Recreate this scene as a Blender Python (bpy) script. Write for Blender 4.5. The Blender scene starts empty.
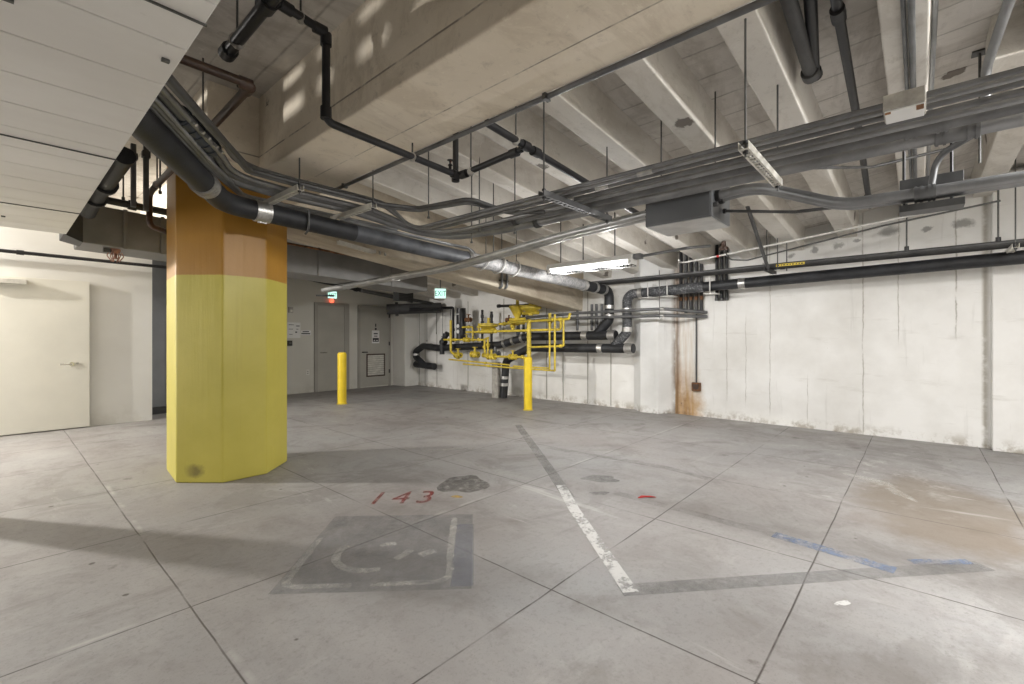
import bpy, math, random
from mathutils import Vector, Matrix
random.seed(7)
SC = bpy.context.scene
COL = SC.collection
V = Vector

# ---------------------------------------------------------------- shader maths
class NT:
    def __init__(s, name):
        s.m = bpy.data.materials.new(name); s.m.use_nodes = True
        s.t = s.m.node_tree; s.t.nodes.clear()
        s.out = s.t.nodes.new('ShaderNodeOutputMaterial')
        s.geo = s.t.nodes.new('ShaderNodeNewGeometry')
        s.pos = E(s, s.geo.outputs['Position'])
        s.tc = s.t.nodes.new('ShaderNodeTexCoord')
        s.obj = E(s, s.tc.outputs['Object'])
    def new(s, kind, **kw):
        n = s.t.nodes.new(kind)
        for k, v in kw.items(): setattr(n, k, v)
        return n
    def put(s, sock, val):
        if isinstance(val, E): s.t.links.new(val.s, sock)
        else: sock.default_value = val
    def math(s, op, a, b=0.0, c=0.0, clamp=False):
        n = s.new('ShaderNodeMath', operation=op, use_clamp=clamp)
        s.put(n.inputs[0], a); s.put(n.inputs[1], b); s.put(n.inputs[2], c)
        return E(s, n.outputs[0])
    def noise(s, scale, detail=4, rough=.55, vec=None, stretch=None, dist=0.0):
        v = vec or s.pos
        if stretch:
            mp = s.new('ShaderNodeMapping'); s.put(mp.inputs['Vector'], v); mp.inputs['Scale'].default_value = stretch
            v = E(s, mp.outputs[0])
        n = s.new('ShaderNodeTexNoise'); s.put(n.inputs['Vector'], v)
        n.inputs['Scale'].default_value = scale; n.inputs['Detail'].default_value = detail
        n.inputs['Roughness'].default_value = rough; n.inputs['Distortion'].default_value = dist
        return E(s, n.outputs['Fac'])
    def voro(s, scale, vec=None):
        n = s.new('ShaderNodeTexVoronoi'); s.put(n.inputs['Vector'], vec or s.pos); n.inputs['Scale'].default_value = scale
        return E(s, n.outputs['Distance'])
    def xyz(s, v=None):
        n = s.new('ShaderNodeSeparateXYZ'); s.put(n.inputs[0], v or s.pos)
        return [E(s, o) for o in n.outputs]
    def mix(s, f, a, b):
        n = s.new('ShaderNodeMix', data_type='RGBA'); s.put(n.inputs[0], f)
        s.put(n.inputs[6], a if isinstance(a, E) else (*a, 1)); s.put(n.inputs[7], b if isinstance(b, E) else (*b, 1))
        return E(s, n.outputs[2])
    def bsdf(s, color, rough=.7, metal=0.0, bump=None, bstr=.3, bdist=.01, alpha=None, spec=.5, coat=0.0):
        p = s.new('ShaderNodeBsdfPrincipled')
        s.put(p.inputs['Base Color'], color if isinstance(color, E) else (*color, 1))
        s.put(p.inputs['Roughness'], rough); s.put(p.inputs['Metallic'], metal)
        p.inputs['Specular IOR Level'].default_value = spec
        p.inputs['Coat Weight'].default_value = coat
        if alpha is not None: s.put(p.inputs['Alpha'], alpha)
        if bump is not None:
            b = s.new('ShaderNodeBump'); b.inputs['Strength'].default_value = bstr; b.inputs['Distance'].default_value = bdist
            s.put(b.inputs['Height'], bump); s.t.links.new(b.outputs[0], p.inputs['Normal'])
        s.t.links.new(p.outputs[0], s.out.inputs[0])
        return s.m
class E:
    def __init__(s, nt, sock): s.nt, s.s = nt, sock
    def __add__(s, o): return s.nt.math('ADD', s, o)
    __radd__ = __add__
    def __mul__(s, o): return s.nt.math('MULTIPLY', s, o)
    __rmul__ = __mul__
    def __sub__(s, o): return s.nt.math('SUBTRACT', s, o)
    def __rsub__(s, o): return s.nt.math('SUBTRACT', o, s)
    def abs(s): return s.nt.math('ABSOLUTE', s)
    def max(s, o): return s.nt.math('MAXIMUM', s, o)
    def min(s, o): return s.nt.math('MINIMUM', s, o)
    def gt(s, lo, hi): return s.nt.math('MULTIPLY_ADD', s, 1.0 / (hi - lo), -lo / (hi - lo), True)     # ramp 0..1 between lo and hi
    def line(s, c, hw, soft): return s.nt.math('MULTIPLY_ADD', (s - c).abs(), -1.0 / soft, hw / soft + .5, True)

def hexc(r, g, b):
    f = lambda c: ((c / 255 + .055) / 1.055) ** 2.4 if c > 10 else c / 255 / 12.92
    return (f(r), f(g), f(b))

M = {}
def simple(name, col, rough=.5, metal=0.0, var=.12, scale=6, bump=.0, spec=.5):
    t = NT(name); n = t.noise(scale, 5, .6, vec=t.obj)
    dark = tuple(c * (1 - var * 2.2) for c in col); light = tuple(min(1, c * (1 + var)) for c in col)
    c = t.mix(n.gt(.3, .7), dark, light)
    M[name] = t.bsdf(c, (n * .25 + (rough - .12)), metal, t.noise(60, 3, .6, vec=t.obj) if bump else None, bump, .004, spec=spec)
simple('galvanized', (.30, .305, .31), .42, .75, .15, 5)
simple('galvanized_dull', (.19, .193, .196), .5, .6, .2, 4)
simple('galvanized_lit', (.50, .50, .49), .38, .6, .15, 5)  # lighter copy of galvanized with light put into its colour
simple('sheen_iron', (.085, .09, .10), .5, .1, .3, 6, .3)  # blue-grey colour holds both dust and a painted sheen
simple('conduit_dark', (.10, .10, .10), .5, .5, .2, 5)
simple('black_iron', (.018, .018, .02), .42, .1, .2, 9, .15)
simple('cast_iron', (.020, .021, .024), .55, .0, .35, 7, .3)
simple('brown_paint', (.075, .042, .028), .4, 0, .25, 8)
simple('clamp_steel', (.52, .51, .49), .35, .8, .15, 20)
simple('strut_steel', (.66, .64, .58), .5, .15, .12, 9)
simple('rod_steel', (.12, .12, .115), .5, .6, .2, 10)
simple('white_metal', (.72, .71, .68), .4, 0, .05, 5)
simple('box_grey', (.16, .165, .17), .36, .55, .05, 3)
simple('box_pale', (.42, .40, .36), .6, .0, .2, 9)
simple('yellow_gas', (.66, .50, .05), .45, 0, .18, 9)
simple('yellow_bollard', (.80, .58, .02), .42, 0, .06, 5)
simple('rust', (.22, .10, .04), .8, 0, .4, 14, .4)
simple('grey_duct', (.23, .225, .215), .5, .3, .12, 2.2)
simple('dark_duct', (.07, .07, .072), .55, .2, .15, 2.2)
simple('door_cream', (.74, .72, .64), .5, 0, .03, 1.6)
simple('door_grey', (.40, .385, .34), .5, 0, .05, 2)
simple('frame_grey', (.34, .325, .29), .5, 0, .05, 2)
simple('recess_grey', (.17, .175, .185), .5, 0, .08, 2)
simple('black_plastic', (.02, .02, .02), .5, 0, .1, 5)
simple('paper', (.75, .75, .74), .7, 0, .03, 5)
simple('ink', (.03, .03, .035), .7, 0, .1, 9)
simple('blue_steel', (.050, .060, .075), .45, .2, .2, 8)
simple('chrome', (.7, .7, .68), .2, .9, .05, 5)
simple('red_plastic', (.5, .02, .02), .5, 0, .1, 5)
simple('yellow_tape', (.62, .47, .06), .6, 0, .15, 12)
simple('white_pipe', (.66, .65, .62), .45, 0, .12, 12)
simple('copper', (.42, .22, .16), .4, .7, .2, 12)

def emis(name, col, st):
    t = NT(name); e = t.new('ShaderNodeEmission'); e.inputs[0].default_value = (*col, 1); e.inputs[1].default_value = st
    t.t.links.new(e.outputs[0], t.out.inputs[0]); M[name] = t.m
emis('tube_glow', (1, .99, .97), 2.5)
emis('exit_glow', (.58, 1.0, .84), .95)
emis('exit_letters', (.01, .16, .08), .35)
emis('red_glow', (1, .12, .06), 1.6)

# floor ---------------------------------------------------------------
t = NT('floor_concrete')
x, y, z = t.xyz()
wob = (t.noise(1.3, 2) - .5) * .02
n1 = t.noise(.55, 5, .6); n2 = t.noise(2.4, 6, .68, dist=.6); n3 = t.noise(26, 5, .75); n4 = t.noise(1.1, 6, .7, stretch=(1, .35, 1))
n5 = t.noise(.8, 6, .72, dist=1.2); n6 = t.noise(3.2, 6, .7, stretch=(.3, 1, 1), dist=.8); n7 = t.noise(90, 3, .7)
c = t.mix(n1.gt(.35, .65), hexc(142, 137, 134), hexc(152, 151, 150))
c = t.mix(n2.gt(.50, .70) * .5, c, hexc(114, 108, 103))
c = t.mix(n4.gt(.48, .62) * .42, c, hexc(168, 165, 162))
c = t.mix(n5.gt(.54, .60) * .32, c, hexc(110, 105, 100))
c = t.mix(n6.gt(.58, .70) * .40, c, hexc(172, 169, 166))
c = t.mix(n3.gt(.52, .76) * .45, c, hexc(100, 95, 90))
c = t.mix(n7.gt(.56, .72) * .35, c, hexc(96, 92, 88))
# damp brown sheen of dirt near the right wall and dust beside it
damp = t.math('SQRT', (x - 4.75) * (x - 4.75) * .75 + (y + .12) * (y + .12) * 2.6) + (t.noise(1.9, 5, .68) - .5) * 1.3
c = t.mix(damp.gt(.95, .60) * .62, c, hexc(112, 99, 82))
dust = (x - 5.9).abs().gt(1.7, .2) * (y - .3).abs().gt(1.1, .1) * t.noise(4.0, 6, .7).gt(.55, .66)
c = t.mix(dust * .45, c, hexc(208, 206, 202))
far = x.gt(6.2, 7.6) * t.noise(3, 5, .65).gt(.42, .62)
c = t.mix(far * .4, c, hexc(122, 117, 110))
pits = t.voro(3.1) + t.noise(9, 3) * .12
c = t.mix(pits.gt(.105, .085) * .8, c, hexc(70, 62, 55))
sp1 = t.voro(1.7) + (t.noise(7, 5, .75) - .5) * .42 + (t.noise(.9, 3) - .5) * .5
c = t.mix(sp1.gt(.07, .02) * .55, c, hexc(84, 80, 76))
scuff = t.noise(2.6, 6, .75, stretch=(1.6, .25, 1), dist=.6).gt(.62, .68) * t.noise(.7, 3).gt(.46, .58)
c = t.mix(scuff * .4, c, hexc(196, 194, 191))
jo = None
for xv in (-1.9, -.64, .62, 1.9, 3.14, 4.4, 5.66, 6.92):
    l = (x + wob).line(xv, .0036, .005); jo = l if jo is None else jo.max(l)
for yv in (-2.9, -1.75, -.53, .46, 1.42, 2.63, 3.87, 5.12, 6.4, 7.65, 8.9):
    jo = jo.max((y + wob).line(yv, .0036, .005))
jm = jo * t.noise(1.7, 4, .7).gt(.34, .52)
c = t.mix(jm * .9, c, hexc(58, 50, 44))
oldj = x.line(.64, .012, .02).max(y.line(2.66, .01, .02)) * t.noise(2.2, 4).gt(.5, .62)
c = t.mix(oldj * .5, c, hexc(196, 193, 188))
M['floor'] = t.bsdf(c, n2 * .3 + .42, 0, n3 * .25 + n2 * .3 - jm * 1.4 - pits.gt(.105, .085), .35, .006, spec=.4)

# painted ceiling concrete ------------------------------------------------
def concrete(name, base, dark, stain, boards=None, chips=True, lines=()):
    t = NT(name); x, y, z = t.xyz()
    a = t.noise(.9, 5, .6); b = t.noise(3.2, 6, .65, dist=.5); f = t.noise(28, 4, .7)
    c = t.mix(a.gt(.35, .65), dark, base)
    c = t.mix(b.gt(.57, .75) * .4, c, stain)
    d1 = t.noise(11, 6, .78, dist=.5); d2 = t.noise(1.7, 6, .72, stretch=(.5, 1.6, 1), dist=1.0)
    c = t.mix(d2.gt(.50, .62) * .38, c, stain)
    c = t.mix(d1.gt(.56, .70) * .32, c, tuple(v * .55 for v in stain))
    c = t.mix(d1.gt(.40, .32) * .45, c, tuple(min(1, v * 1.12) for v in base))
    h = b * .5 + f * .3 + d1 * .35
    if boards:
        w = (t.noise(2.3, 2) - .5) * .03
        fr = t.math('FRACT', (x + w) * (1.0 / boards))
        bl = fr.line(.5, .022, .04)
        c = t.mix(bl * .55 * t.noise(3, 4, .7).gt(.34, .58), c, tuple(v * .45 for v in stain)); h = h - bl * .9
        band = t.noise(1.6, 5, .7, stretch=(2.2, .5, 1)).gt(.5, .66); c = t.mix(band * .4, c, stain)
    for ax, cv, hw in lines:
        l = ((x, y, z)[ax] + (t.noise(2, 3) - .5) * .012).line(cv, hw, hw * 1.3) * t.noise(3.1, 4, .7).gt(.38, .55)
        c = t.mix(l * .7, c, hexc(92, 80, 64)); h = h - l * .8
    if chips:
        p = t.voro(1.5) + t.noise(14, 4, .7) * .2
        pm = p.gt(.205, .185)
        c = t.mix(pm * .8, c, hexc(88, 78, 68)); h = h - pm * 1.6
    M[name] = t.bsdf(c, .75, 0, h, .45, .012, spec=.25)
concrete('slab_paint', hexc(226, 222, 216), hexc(198, 193, 185), hexc(156, 149, 139), boards=.30)
concrete('joist_paint', hexc(222, 218, 211), hexc(206, 201, 192), hexc(172, 163, 150))
concrete('beam_paint', hexc(246, 236, 219), hexc(232, 221, 202), hexc(196, 182, 160), lines=((0, 1.83, .004), (2, 2.84, .005)))
concrete('girder_paint', hexc(206, 196, 178), hexc(176, 164, 146), hexc(140, 128, 110))
# soffit boards -----------------------------------------------------------
t = NT('soffit_paint'); x, y, z = t.xyz()
a = t.noise(1.2, 5, .6, stretch=(.5, 1, 1)); s2 = t.noise(7, 5, .7)
c = t.mix(a.gt(.35, .65), hexc(222, 219, 213), hexc(236, 234, 229))
c = t.mix(s2.gt(.66, .8) * .35, c, hexc(120, 112, 100))
M['soffit'] = t.bsdf(c, .5, 0, a, .1, .01)
# white board-formed wall ---------------------------------------------------
t = NT('wall_white'); x, y, z = t.xyz()
a = t.noise(1.1, 5, .6); b = t.noise(5, 6, .7); st = t.noise(1.2, 5, .65, stretch=(1, 1, 6)); sv = t.noise(1.5, 4, .6, stretch=(1, 7, .6))
c = t.mix(a.gt(.35, .65), hexc(216, 214, 209), hexc(234, 233, 230))
c = t.mix(st.gt(.60, .72) * .28, c, hexc(168, 162, 150))
c = t.mix(sv.gt(.64, .78) * .25, c, hexc(150, 145, 136))
h = b * .3 + st * .5
for yv, hw, z0, z1 in ((.567, .006, 0, 3), (1.684, .004, .2, 3), (2.30, .004, .3, 2.2), (1.2, .003, .1, .7), (-.333, .006, 1.35, 3), (2.02, .003, .3, 1.6), (.2, .004, 1.3, 3)):
    l = (y + (t.noise(3, 5, .75) - .5) * .05).line(yv, hw, hw * 1.5) * z.gt(z0 - .1, z0 + .1) * z.gt(z1 + .1, z1 - .1) * t.noise(4, 4, .7).gt(.30, .48)
    c = t.mix(l * .55, c, hexc(128, 116, 96)); h = h - l * .6
l = y.line(-.58, .022, .03) * t.noise(6, 4, .7).gt(.25, .5)
c = t.mix(l * .7, c, hexc(150, 142, 126))
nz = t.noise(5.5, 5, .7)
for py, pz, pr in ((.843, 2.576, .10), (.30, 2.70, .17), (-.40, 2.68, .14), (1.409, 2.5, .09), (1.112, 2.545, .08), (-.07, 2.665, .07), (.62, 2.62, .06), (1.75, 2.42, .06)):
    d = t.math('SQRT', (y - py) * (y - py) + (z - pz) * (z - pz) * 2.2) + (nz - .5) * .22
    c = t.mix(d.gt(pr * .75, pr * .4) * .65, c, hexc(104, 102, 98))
# water stain down the corner by the pilaster
keep = y.gt(3.45, 3.30)
rust = (y + (t.noise(2.5, 5, .65) - .5) * .5).gt(2.62, 2.86) * keep
low = z.gt(1.0, .25); hi = z.gt(1.3, 1.9)
streak = t.noise(2.2, 5, .65, stretch=(1, 9, .5)).gt(.42, .62)
c = t.mix(rust * (low * .75 + streak * .28).min(.9), c, hexc(176, 138, 82))
rust2 = (y + (t.noise(4.5, 5, .7) - .5) * .4).gt(2.8, 2.95) * t.noise(3, 5, .7).gt(.42, .6) * keep
c = t.mix(rust2 * (low + hi * .6).min(1.0) * .6, c, hexc(120, 76, 36))
edge_ = (y + (t.noise(5, 5, .7) - .5) * .05).line(3.10, .03, .05) * keep * z.gt(2.9, 2.2)
c = t.mix(edge_ * .75, c, hexc(104, 74, 42))
lowst = z.gt(.16, .02) * t.noise(6, 5, .7).gt(.46, .6)
c = t.mix(lowst * .6, c, hexc(128, 112, 84))
sp = t.voro(2.2) + t.noise(11, 3) * .1
c = t.mix(sp.gt(.08, .06) * .7, c, hexc(92, 86, 78)); h = h - sp.gt(.08, .06) * 1.4
M['wall_white'] = t.bsdf(c, .7, 0, h, .5, .012, spec=.3)
# smooth painted walls ---------------------------------------------------
def plaster(name, c1, c2):
    t = NT(name); x, y, z = t.xyz()
    a = t.noise(.8, 4, .6); b = t.noise(9, 5, .7)
    c = t.mix(a.gt(.35, .65), c1, c2)
    c = t.mix(z.gt(.35, .0) * t.noise(3, 5, .7).gt(.45, .7) * .35, c, hexc(150, 142, 130))
    M[name] = t.bsdf(c, .6, 0, b, .12, .006, spec=.3)
plaster('wall_left', hexc(218, 216, 210), hexc(226, 225, 220))
plaster('wall_back', hexc(200, 198, 190), hexc(210, 208, 200))
# rust-stained pilaster edge
t = NT('pilaster_paint'); x, y, z = t.xyz()
a = t.noise(1.3, 5, .6); sv = t.noise(2, 4, .6, stretch=(1, 6, .5))
c = t.mix(a.gt(.35, .65), hexc(214, 213, 210), hexc(230, 230, 228))
c = t.mix(sv.gt(.6, .78) * .25, c, hexc(160, 156, 150))
ed = (y + (t.noise(6, 5, .7) - .5) * .06).gt(3.19, 3.14)
c = t.mix(ed * t.noise(3, 5, .7).gt(.35, .55) * .8, c, hexc(110, 84, 52))
c = t.mix(z.gt(.14, .03) * t.noise(7, 5, .7).gt(.44, .58) * .7, c, hexc(128, 116, 98))
M['pilaster'] = t.bsdf(c, .65, 0, a, .3, .01, spec=.3)
# column paint, two bands with a painted boundary -------------------------------
t = NT('column_paint'); x, y, z = t.xyz(t.obj)
a = t.noise(1.4, 5, .6, vec=t.obj); g = t.noise(40, 4, .7, vec=t.obj); sv = t.noise(2.5, 4, .6, vec=t.obj, stretch=(7, 7, .4))
lo = t.mix(a.gt(.35, .65), hexc(176, 165, 66), hexc(188, 176, 78))
hi_ = t.mix(a.gt(.35, .65), hexc(158, 112, 30), hexc(168, 122, 38))
c = t.mix((z + (g - .5) * .01).gt(1.862, 1.872), lo, hi_)
c = t.mix(sv.gt(.62, .75) * .14, c, hexc(140, 116, 40))
ch = t.voro(2.6, vec=t.obj) + t.noise(16, 4, .7, vec=t.obj) * .12
c = t.mix(ch.gt(.085, .07) * .6, c, hexc(110, 92, 44))
sm = t.math('SQRT', (x + .38) * (x + .38) + (z - .11) * (z - .11)) + (t.noise(14, 4, .7, vec=t.obj) - .5) * .07
c = t.mix(sm.gt(.07, .03) * .7 * y.gt(-.2, -.3), c, hexc(84, 72, 40))
M['column'] = t.bsdf(c, .42, 0, a * .5 + g * .3 + sv, .35, .006, spec=.5)
# worn floor paint ----------------------------------------------------------
def worn(name, col, lo, hi, scale=7, mx=.9):
    t = NT(name); n = t.noise(scale, 6, .75); n2 = t.noise(scale * 6, 3, .7)
    al = (n * .75 + n2 * .25).gt(lo, hi) * mx
    M[name] = t.bsdf(col, .55, alpha=al, spec=.4)
worn('paint_white', hexc(224, 223, 220), .40, .52, 6, 0.72)
worn('paint_white_thin', hexc(222, 220, 212), .43, .62, 14, .58)
worn('paint_grey', hexc(132, 131, 130), .30, .58, 3, 0.5)
worn('paint_grey_faint', hexc(130, 128, 126), .40, .66, 3, 0.35)
worn('paint_blue', hexc(128, 144, 172), .40, .56, 8, 0.6)
worn('paint_red', hexc(150, 62, 60), .38, .56, 11, .6)
worn('paint_patch', hexc(128, 129, 131), .30, .66, 3.2, 0.5)
worn('paint_bluegrey', hexc(140, 142, 150), .28, .55, 3, 0.5)
worn('mortar', hexc(104, 101, 97), .36, .60, 14, .85)
worn('paint_yellow', hexc(206, 172, 90), .42, .58, 9, .7)
M['pipe_wrap'] = None
t = NT('pipe_wrap'); a = t.noise(45, 4, .7, vec=t.obj); b = t.noise(6, 4, .6, vec=t.obj)
c = t.mix((a * .7 + b * .3).gt(.5, .66), (.035, .037, .04), (.32, .32, .33))
M['pipe_wrap'] = t.bsdf(c, .6, 0, a, .5, .006)
t = NT('dusty_iron'); a = t.noise(7, 5, .7, vec=t.obj)
b = t.noise(40, 4, .7, vec=t.obj); c = t.mix((a * .5 + b * .5).gt(.38, .64), (.13, .132, .138), (.42, .41, .40))
M['dusty_iron'] = t.bsdf(c, .6, 0, a, .3, .004)

# ---------------------------------------------------------------- mesh builder
ORG = {}
EACH = {'nut': 'nut', 'bolt': 'bolt', 'bolts': 'bolt', 'hubs': 'hub', 'sockets': 'socket_opening', 'clip': 'clip', 'rust_patches': 'rust_patch'}
def rounded(pts, rad, n=6):
    pts = [V(p) for p in pts]; out = [pts[0]]
    for i in range(1, len(pts) - 1):
        p = pts[i]; a = pts[i - 1] - p; b = pts[i + 1] - p
        la, lb = a.length, b.length
        if la < 1e-6 or lb < 1e-6: continue
        a /= la; b /= lb; ang = a.angle(b)
        if ang > math.pi - .02: out.append(p); continue
        r = rad[i] if isinstance(rad, (list, tuple)) else rad
        d = min(r / math.tan(ang / 2), la * .48, lb * .48); r = d * math.tan(ang / 2)
        bis = (a + b).normalized(); cen = p + bis * (r / math.sin(ang / 2))
        s, e = p + a * d - cen, p + b * d - cen
        tot = s.angle(e); ax = s.cross(e).normalized()
        k = max(3, int(n * tot / 1.0) + 2)
        for j in range(k + 1): out.append(cen + Matrix.Rotation(tot * j / k, 3, ax) @ s)
    out.append(pts[-1]); return out

class MB:
    def __init__(s): s.v = []; s.f = []; s.sm = []
    def add(s, vs, fs, smooth=False):
        o = len(s.v); s.v += [V(p) for p in vs]; s.f += [tuple(i + o for i in f) for f in fs]; s.sm += [smooth] * len(fs); return s
    def hexa(s, b, t_):            # 4 bottom, 4 top, both counter-clockwise from above
        return s.add(list(b) + list(t_), [(3, 2, 1, 0), (4, 5, 6, 7), (0, 1, 5, 4), (1, 2, 6, 5), (2, 3, 7, 6), (3, 0, 4, 7)])
    def box(s, x0, y0, z0, x1, y1, z1):
        q = lambda z: [(x0, y0, z), (x1, y0, z), (x1, y1, z), (x0, y1, z)]
        return s.hexa(q(z0), q(z1))
    def prism(s, poly, z0, z1):
        n = len(poly); vs = [(p[0], p[1], z0) for p in poly] + [(p[0], p[1], z1) for p in poly]
        return s.add(vs, [tuple(range(n - 1, -1, -1)), tuple(range(n, 2 * n))] + [(i, (i + 1) % n, n + (i + 1) % n, n + i) for i in range(n)])
    def extrude(s, poly, o, u, w, d):   # polygon in plane (o;u,w) pushed by vector d
        o, u, w, d = V(o), V(u), V(w), V(d); n = len(poly)
        p0 = [o + u * a + w * b for a, b in poly]
        return s.add(p0 + [p + d for p in p0], [tuple(range(n - 1, -1, -1)), tuple(range(n, 2 * n))] + [(i, (i + 1) % n, n + (i + 1) % n, n + i) for i in range(n)])
    def tube(s, pts, r, fillet=0, n=14, caps=True):
        P = rounded(pts, fillet) if fillet and len(pts) > 2 else [V(p) for p in pts]
        tan = []
        for i in range(len(P)):
            a = P[min(i + 1, len(P) - 1)] - P[max(i - 1, 0)]
            tan.append(a.normalized())
        up = V((0, 0, 1)) if abs(tan[0].z) < .9 else V((1, 0, 0))
        nrm = (up - tan[0] * up.dot(tan[0])).normalized(); rings = []
        for i, p in enumerate(P):
            if i: nrm = (nrm - tan[i] * nrm.dot(tan[i])).normalized()
            bi = tan[i].cross(nrm); rr = r[i] if isinstance(r, (list, tuple)) else r
            rings.append([p + (nrm * math.cos(2 * math.pi * k / n) + bi * math.sin(2 * math.pi * k / n)) * rr for k in range(n)])
        vs = [q for g in rings for q in g]
        fs = [(i * n + k, i * n + (k + 1) % n, (i + 1) * n + (k + 1) % n, (i + 1) * n + k) for i in range(len(P) - 1) for k in range(n)]
        s.add(vs, fs, True)
        if caps:
            s.add(rings[0], [tuple(range(n - 1, -1, -1))]); s.add(rings[-1], [tuple(range(n))])
        return s
    def lathe(s, base, axis, prof, n=20):   # profile [(radius, height along axis)]
        base, ax = V(base), V(axis).normalized()
        up = V((0, 0, 1)) if abs(ax.z) < .9 else V((1, 0, 0)); u = (up - ax * up.dot(ax)).normalized(); w = ax.cross(u)
        for (r0, h0), (r1, h1) in zip(prof, prof[1:]):
            a = [base + ax * h0 + (u * math.cos(2 * math.pi * k / n) + w * math.sin(2 * math.pi * k / n)) * max(r0, 1e-4) for k in range(n)]
            b = [base + ax * h1 + (u * math.cos(2 * math.pi * k / n) + w * math.sin(2 * math.pi * k / n)) * max(r1, 1e-4) for k in range(n)]
            s.add(a + b, [(k, (k + 1) % n, n + (k + 1) % n, n + k) for k in range(n)], True)
        return s
    def islands(s):
        par = list(range(len(s.v)))
        def find(i):
            while par[i] != i: par[i] = par[par[i]]; i = par[i]
            return i
        at = {}
        for i, p in enumerate(s.v):
            k = (round(p.x, 4), round(p.y, 4), round(p.z, 4))
            if k in at: par[find(i)] = find(at[k])
            else: at[k] = i
        for f in s.f:
            for i in f[1:]: par[find(i)] = find(f[0])
        grp = {}
        for f, sm in zip(s.f, s.sm): grp.setdefault(find(f[0]), []).append((f, sm))
        out = []
        for fs in grp.values():
            m = MB(); idx = {}
            for f, sm in fs:
                for i in f:
                    if i not in idx: idx[i] = len(m.v); m.v.append(s.v[i])
                m.f.append(tuple(idx[i] for i in f)); m.sm.append(sm)
            out.append(m)
        return out
    def build_each(s, name, mat, parent, bevel=0):     # every separate piece becomes a part of its own
        return [m.build(name, mat, parent, bevel=bevel, one=True) for m in s.islands()]
    def build(s, name, mat, parent=None, loc=None, bevel=0, one=False):
        if parent and name in EACH and not one: return s.build_each(EACH[name], mat, parent, bevel)[0]
        if loc is None: loc = ORG[parent.name] if parent else V((0, 0, 0))
        loc = V(loc)
        me = bpy.data.meshes.new(name); me.from_pydata([p - loc for p in s.v], [], s.f); me.validate(); me.update()
        me.polygons.foreach_set('use_smooth', s.sm[:len(me.polygons)])
        o = bpy.data.objects.new(name, me); COL.objects.link(o); me.materials.append(M[mat])
        if parent: o.parent = parent
        else: o.location = loc
        ORG[o.name] = loc
        if bevel:
            b = o.modifiers.new('bevel', 'BEVEL'); b.width = bevel; b.segments = 2; b.limit_method = 'ANGLE'
        return o
def tag(o, label, cat, group=None, kind=None):
    o['label'] = label; o['category'] = cat
    if group: o['group'] = group
    if kind: o['kind'] = kind
    return o
def thing(name, label, cat, loc, group=None):
    o = bpy.data.objects.new(name, None); o.empty_display_size = .1; COL.objects.link(o); o.location = loc; ORG[o.name] = V(loc)
    return tag(o, label, cat, group, 'thing')
def struct(name, mb, mat, parent=None, bevel=0):
    o = mb.build(name, mat, parent, bevel=bevel)
    if not parent: o['kind'] = 'structure'
    return o
def text(name, body, size, mat, parent, origin, u, w, depth=.002, space=1.0, shear=0.0, align='CENTER', xs=1.0):
    cu = bpy.data.curves.new(name, 'FONT'); cu.body = body; cu.size = size; cu.extrude = depth; cu.space_character = space; cu.shear = shear; cu.align_x = align; cu.align_y = 'CENTER' if align == 'CENTER' else 'BOTTOM_BASELINE'
    tmp = bpy.data.objects.new(name + '_tmp', cu); COL.objects.link(tmp)
    me = bpy.data.meshes.new_from_object(tmp.evaluated_get(bpy.context.evaluated_depsgraph_get()))
    bpy.data.objects.remove(tmp)
    u, w = V(u).normalized(), V(w).normalized(); nn = u.cross(w); org = V(origin); base = ORG[parent.name]
    for v in me.vertices: v.co = org + u * v.co.x * xs + w * v.co.y + nn * v.co.z - base
    me.materials.clear(); me.materials.append(M[mat])
    o = bpy.data.objects.new(name, me); COL.objects.link(o); o.parent = parent; ORG[o.name] = base
    return o

# ---------------------------------------------------------------- room shell
XW, YL, YB = 7.75, 9.1, 10.85
K = ((-3.5, 0), (-.55, .01), (.05, .035), (.65, .06), (1.25, .08), (1.9, .087), (5, .11), (12, .15))
def kk(y):
    for (a, ka), (b, kb) in zip(K, K[1:]):
        if y <= b: return ka + (kb - ka) * max(0, (y - a)) / (b - a)
    return K[-1][1]
zs = lambda x, y: 3.31 - max(0, x - 2.1) * kk(y)       # slab underside
zj = lambda x, y: 3.03 - max(0, x - 2.1) * kk(y)       # joist underside

floor = MB().box(-7, -4, -.15, 8.2, 13, 0).build('floor', 'floor'); floor['kind'] = 'structure'
m = MB()                                               # warped deck, falling towards the far right corner
ys = [-3.5 + .5 * i for i in range(30)]; xs = [2.0, 4.0, 6.0, 7.8]
for yi in range(len(ys) - 1):
    for xi in range(len(xs) - 1):
        q = [(xs[xi], ys[yi]), (xs[xi + 1], ys[yi]), (xs[xi + 1], ys[yi + 1]), (xs[xi], ys[yi + 1])]
        m.hexa([(a, b, zs(a, b)) for a, b in q], [(a, b, zs(a, b) + .2) for a, b in q])
m.box(-7, -3.5, 3.34, 2.0, 11, 3.54)
ceil = struct('ceiling', m, 'slab_paint')
def joist(x0, x1, y, w=.2, left=False):
    b = MB(); fz = (lambda a, c: 3.05) if left else zj; tz = (lambda a, c: 3.35) if left else zs
    yy = y + w / 2
    b.hexa([(x0, y, fz(x0, yy)), (x1, y, fz(x1, yy)), (x1, y + w, fz(x1, yy)), (x0, y + w, fz(x0, yy))],
           [(x0, y - .025, tz(x0, yy) + .03), (x1, y - .025, tz(x1, yy) + .03), (x1, y + w + .025, tz(x1, yy) + .03), (x0, y + w + .025, tz(x0, yy) + .03)])
    return b
JY = [-2.6, -1.95, -1.3, -.68, -.04, .63, 1.25, 1.87, 2.48, 3.1, 3.72, 4.34, 6.1, 6.72, 7.34, 7.96, 8.58, 9.2, 9.82, 10.4]
for yv in JY:
    struct('ceiling_joist', joist(2.07, XW + .02, yv), 'joist_paint', ceil, .008)
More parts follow.
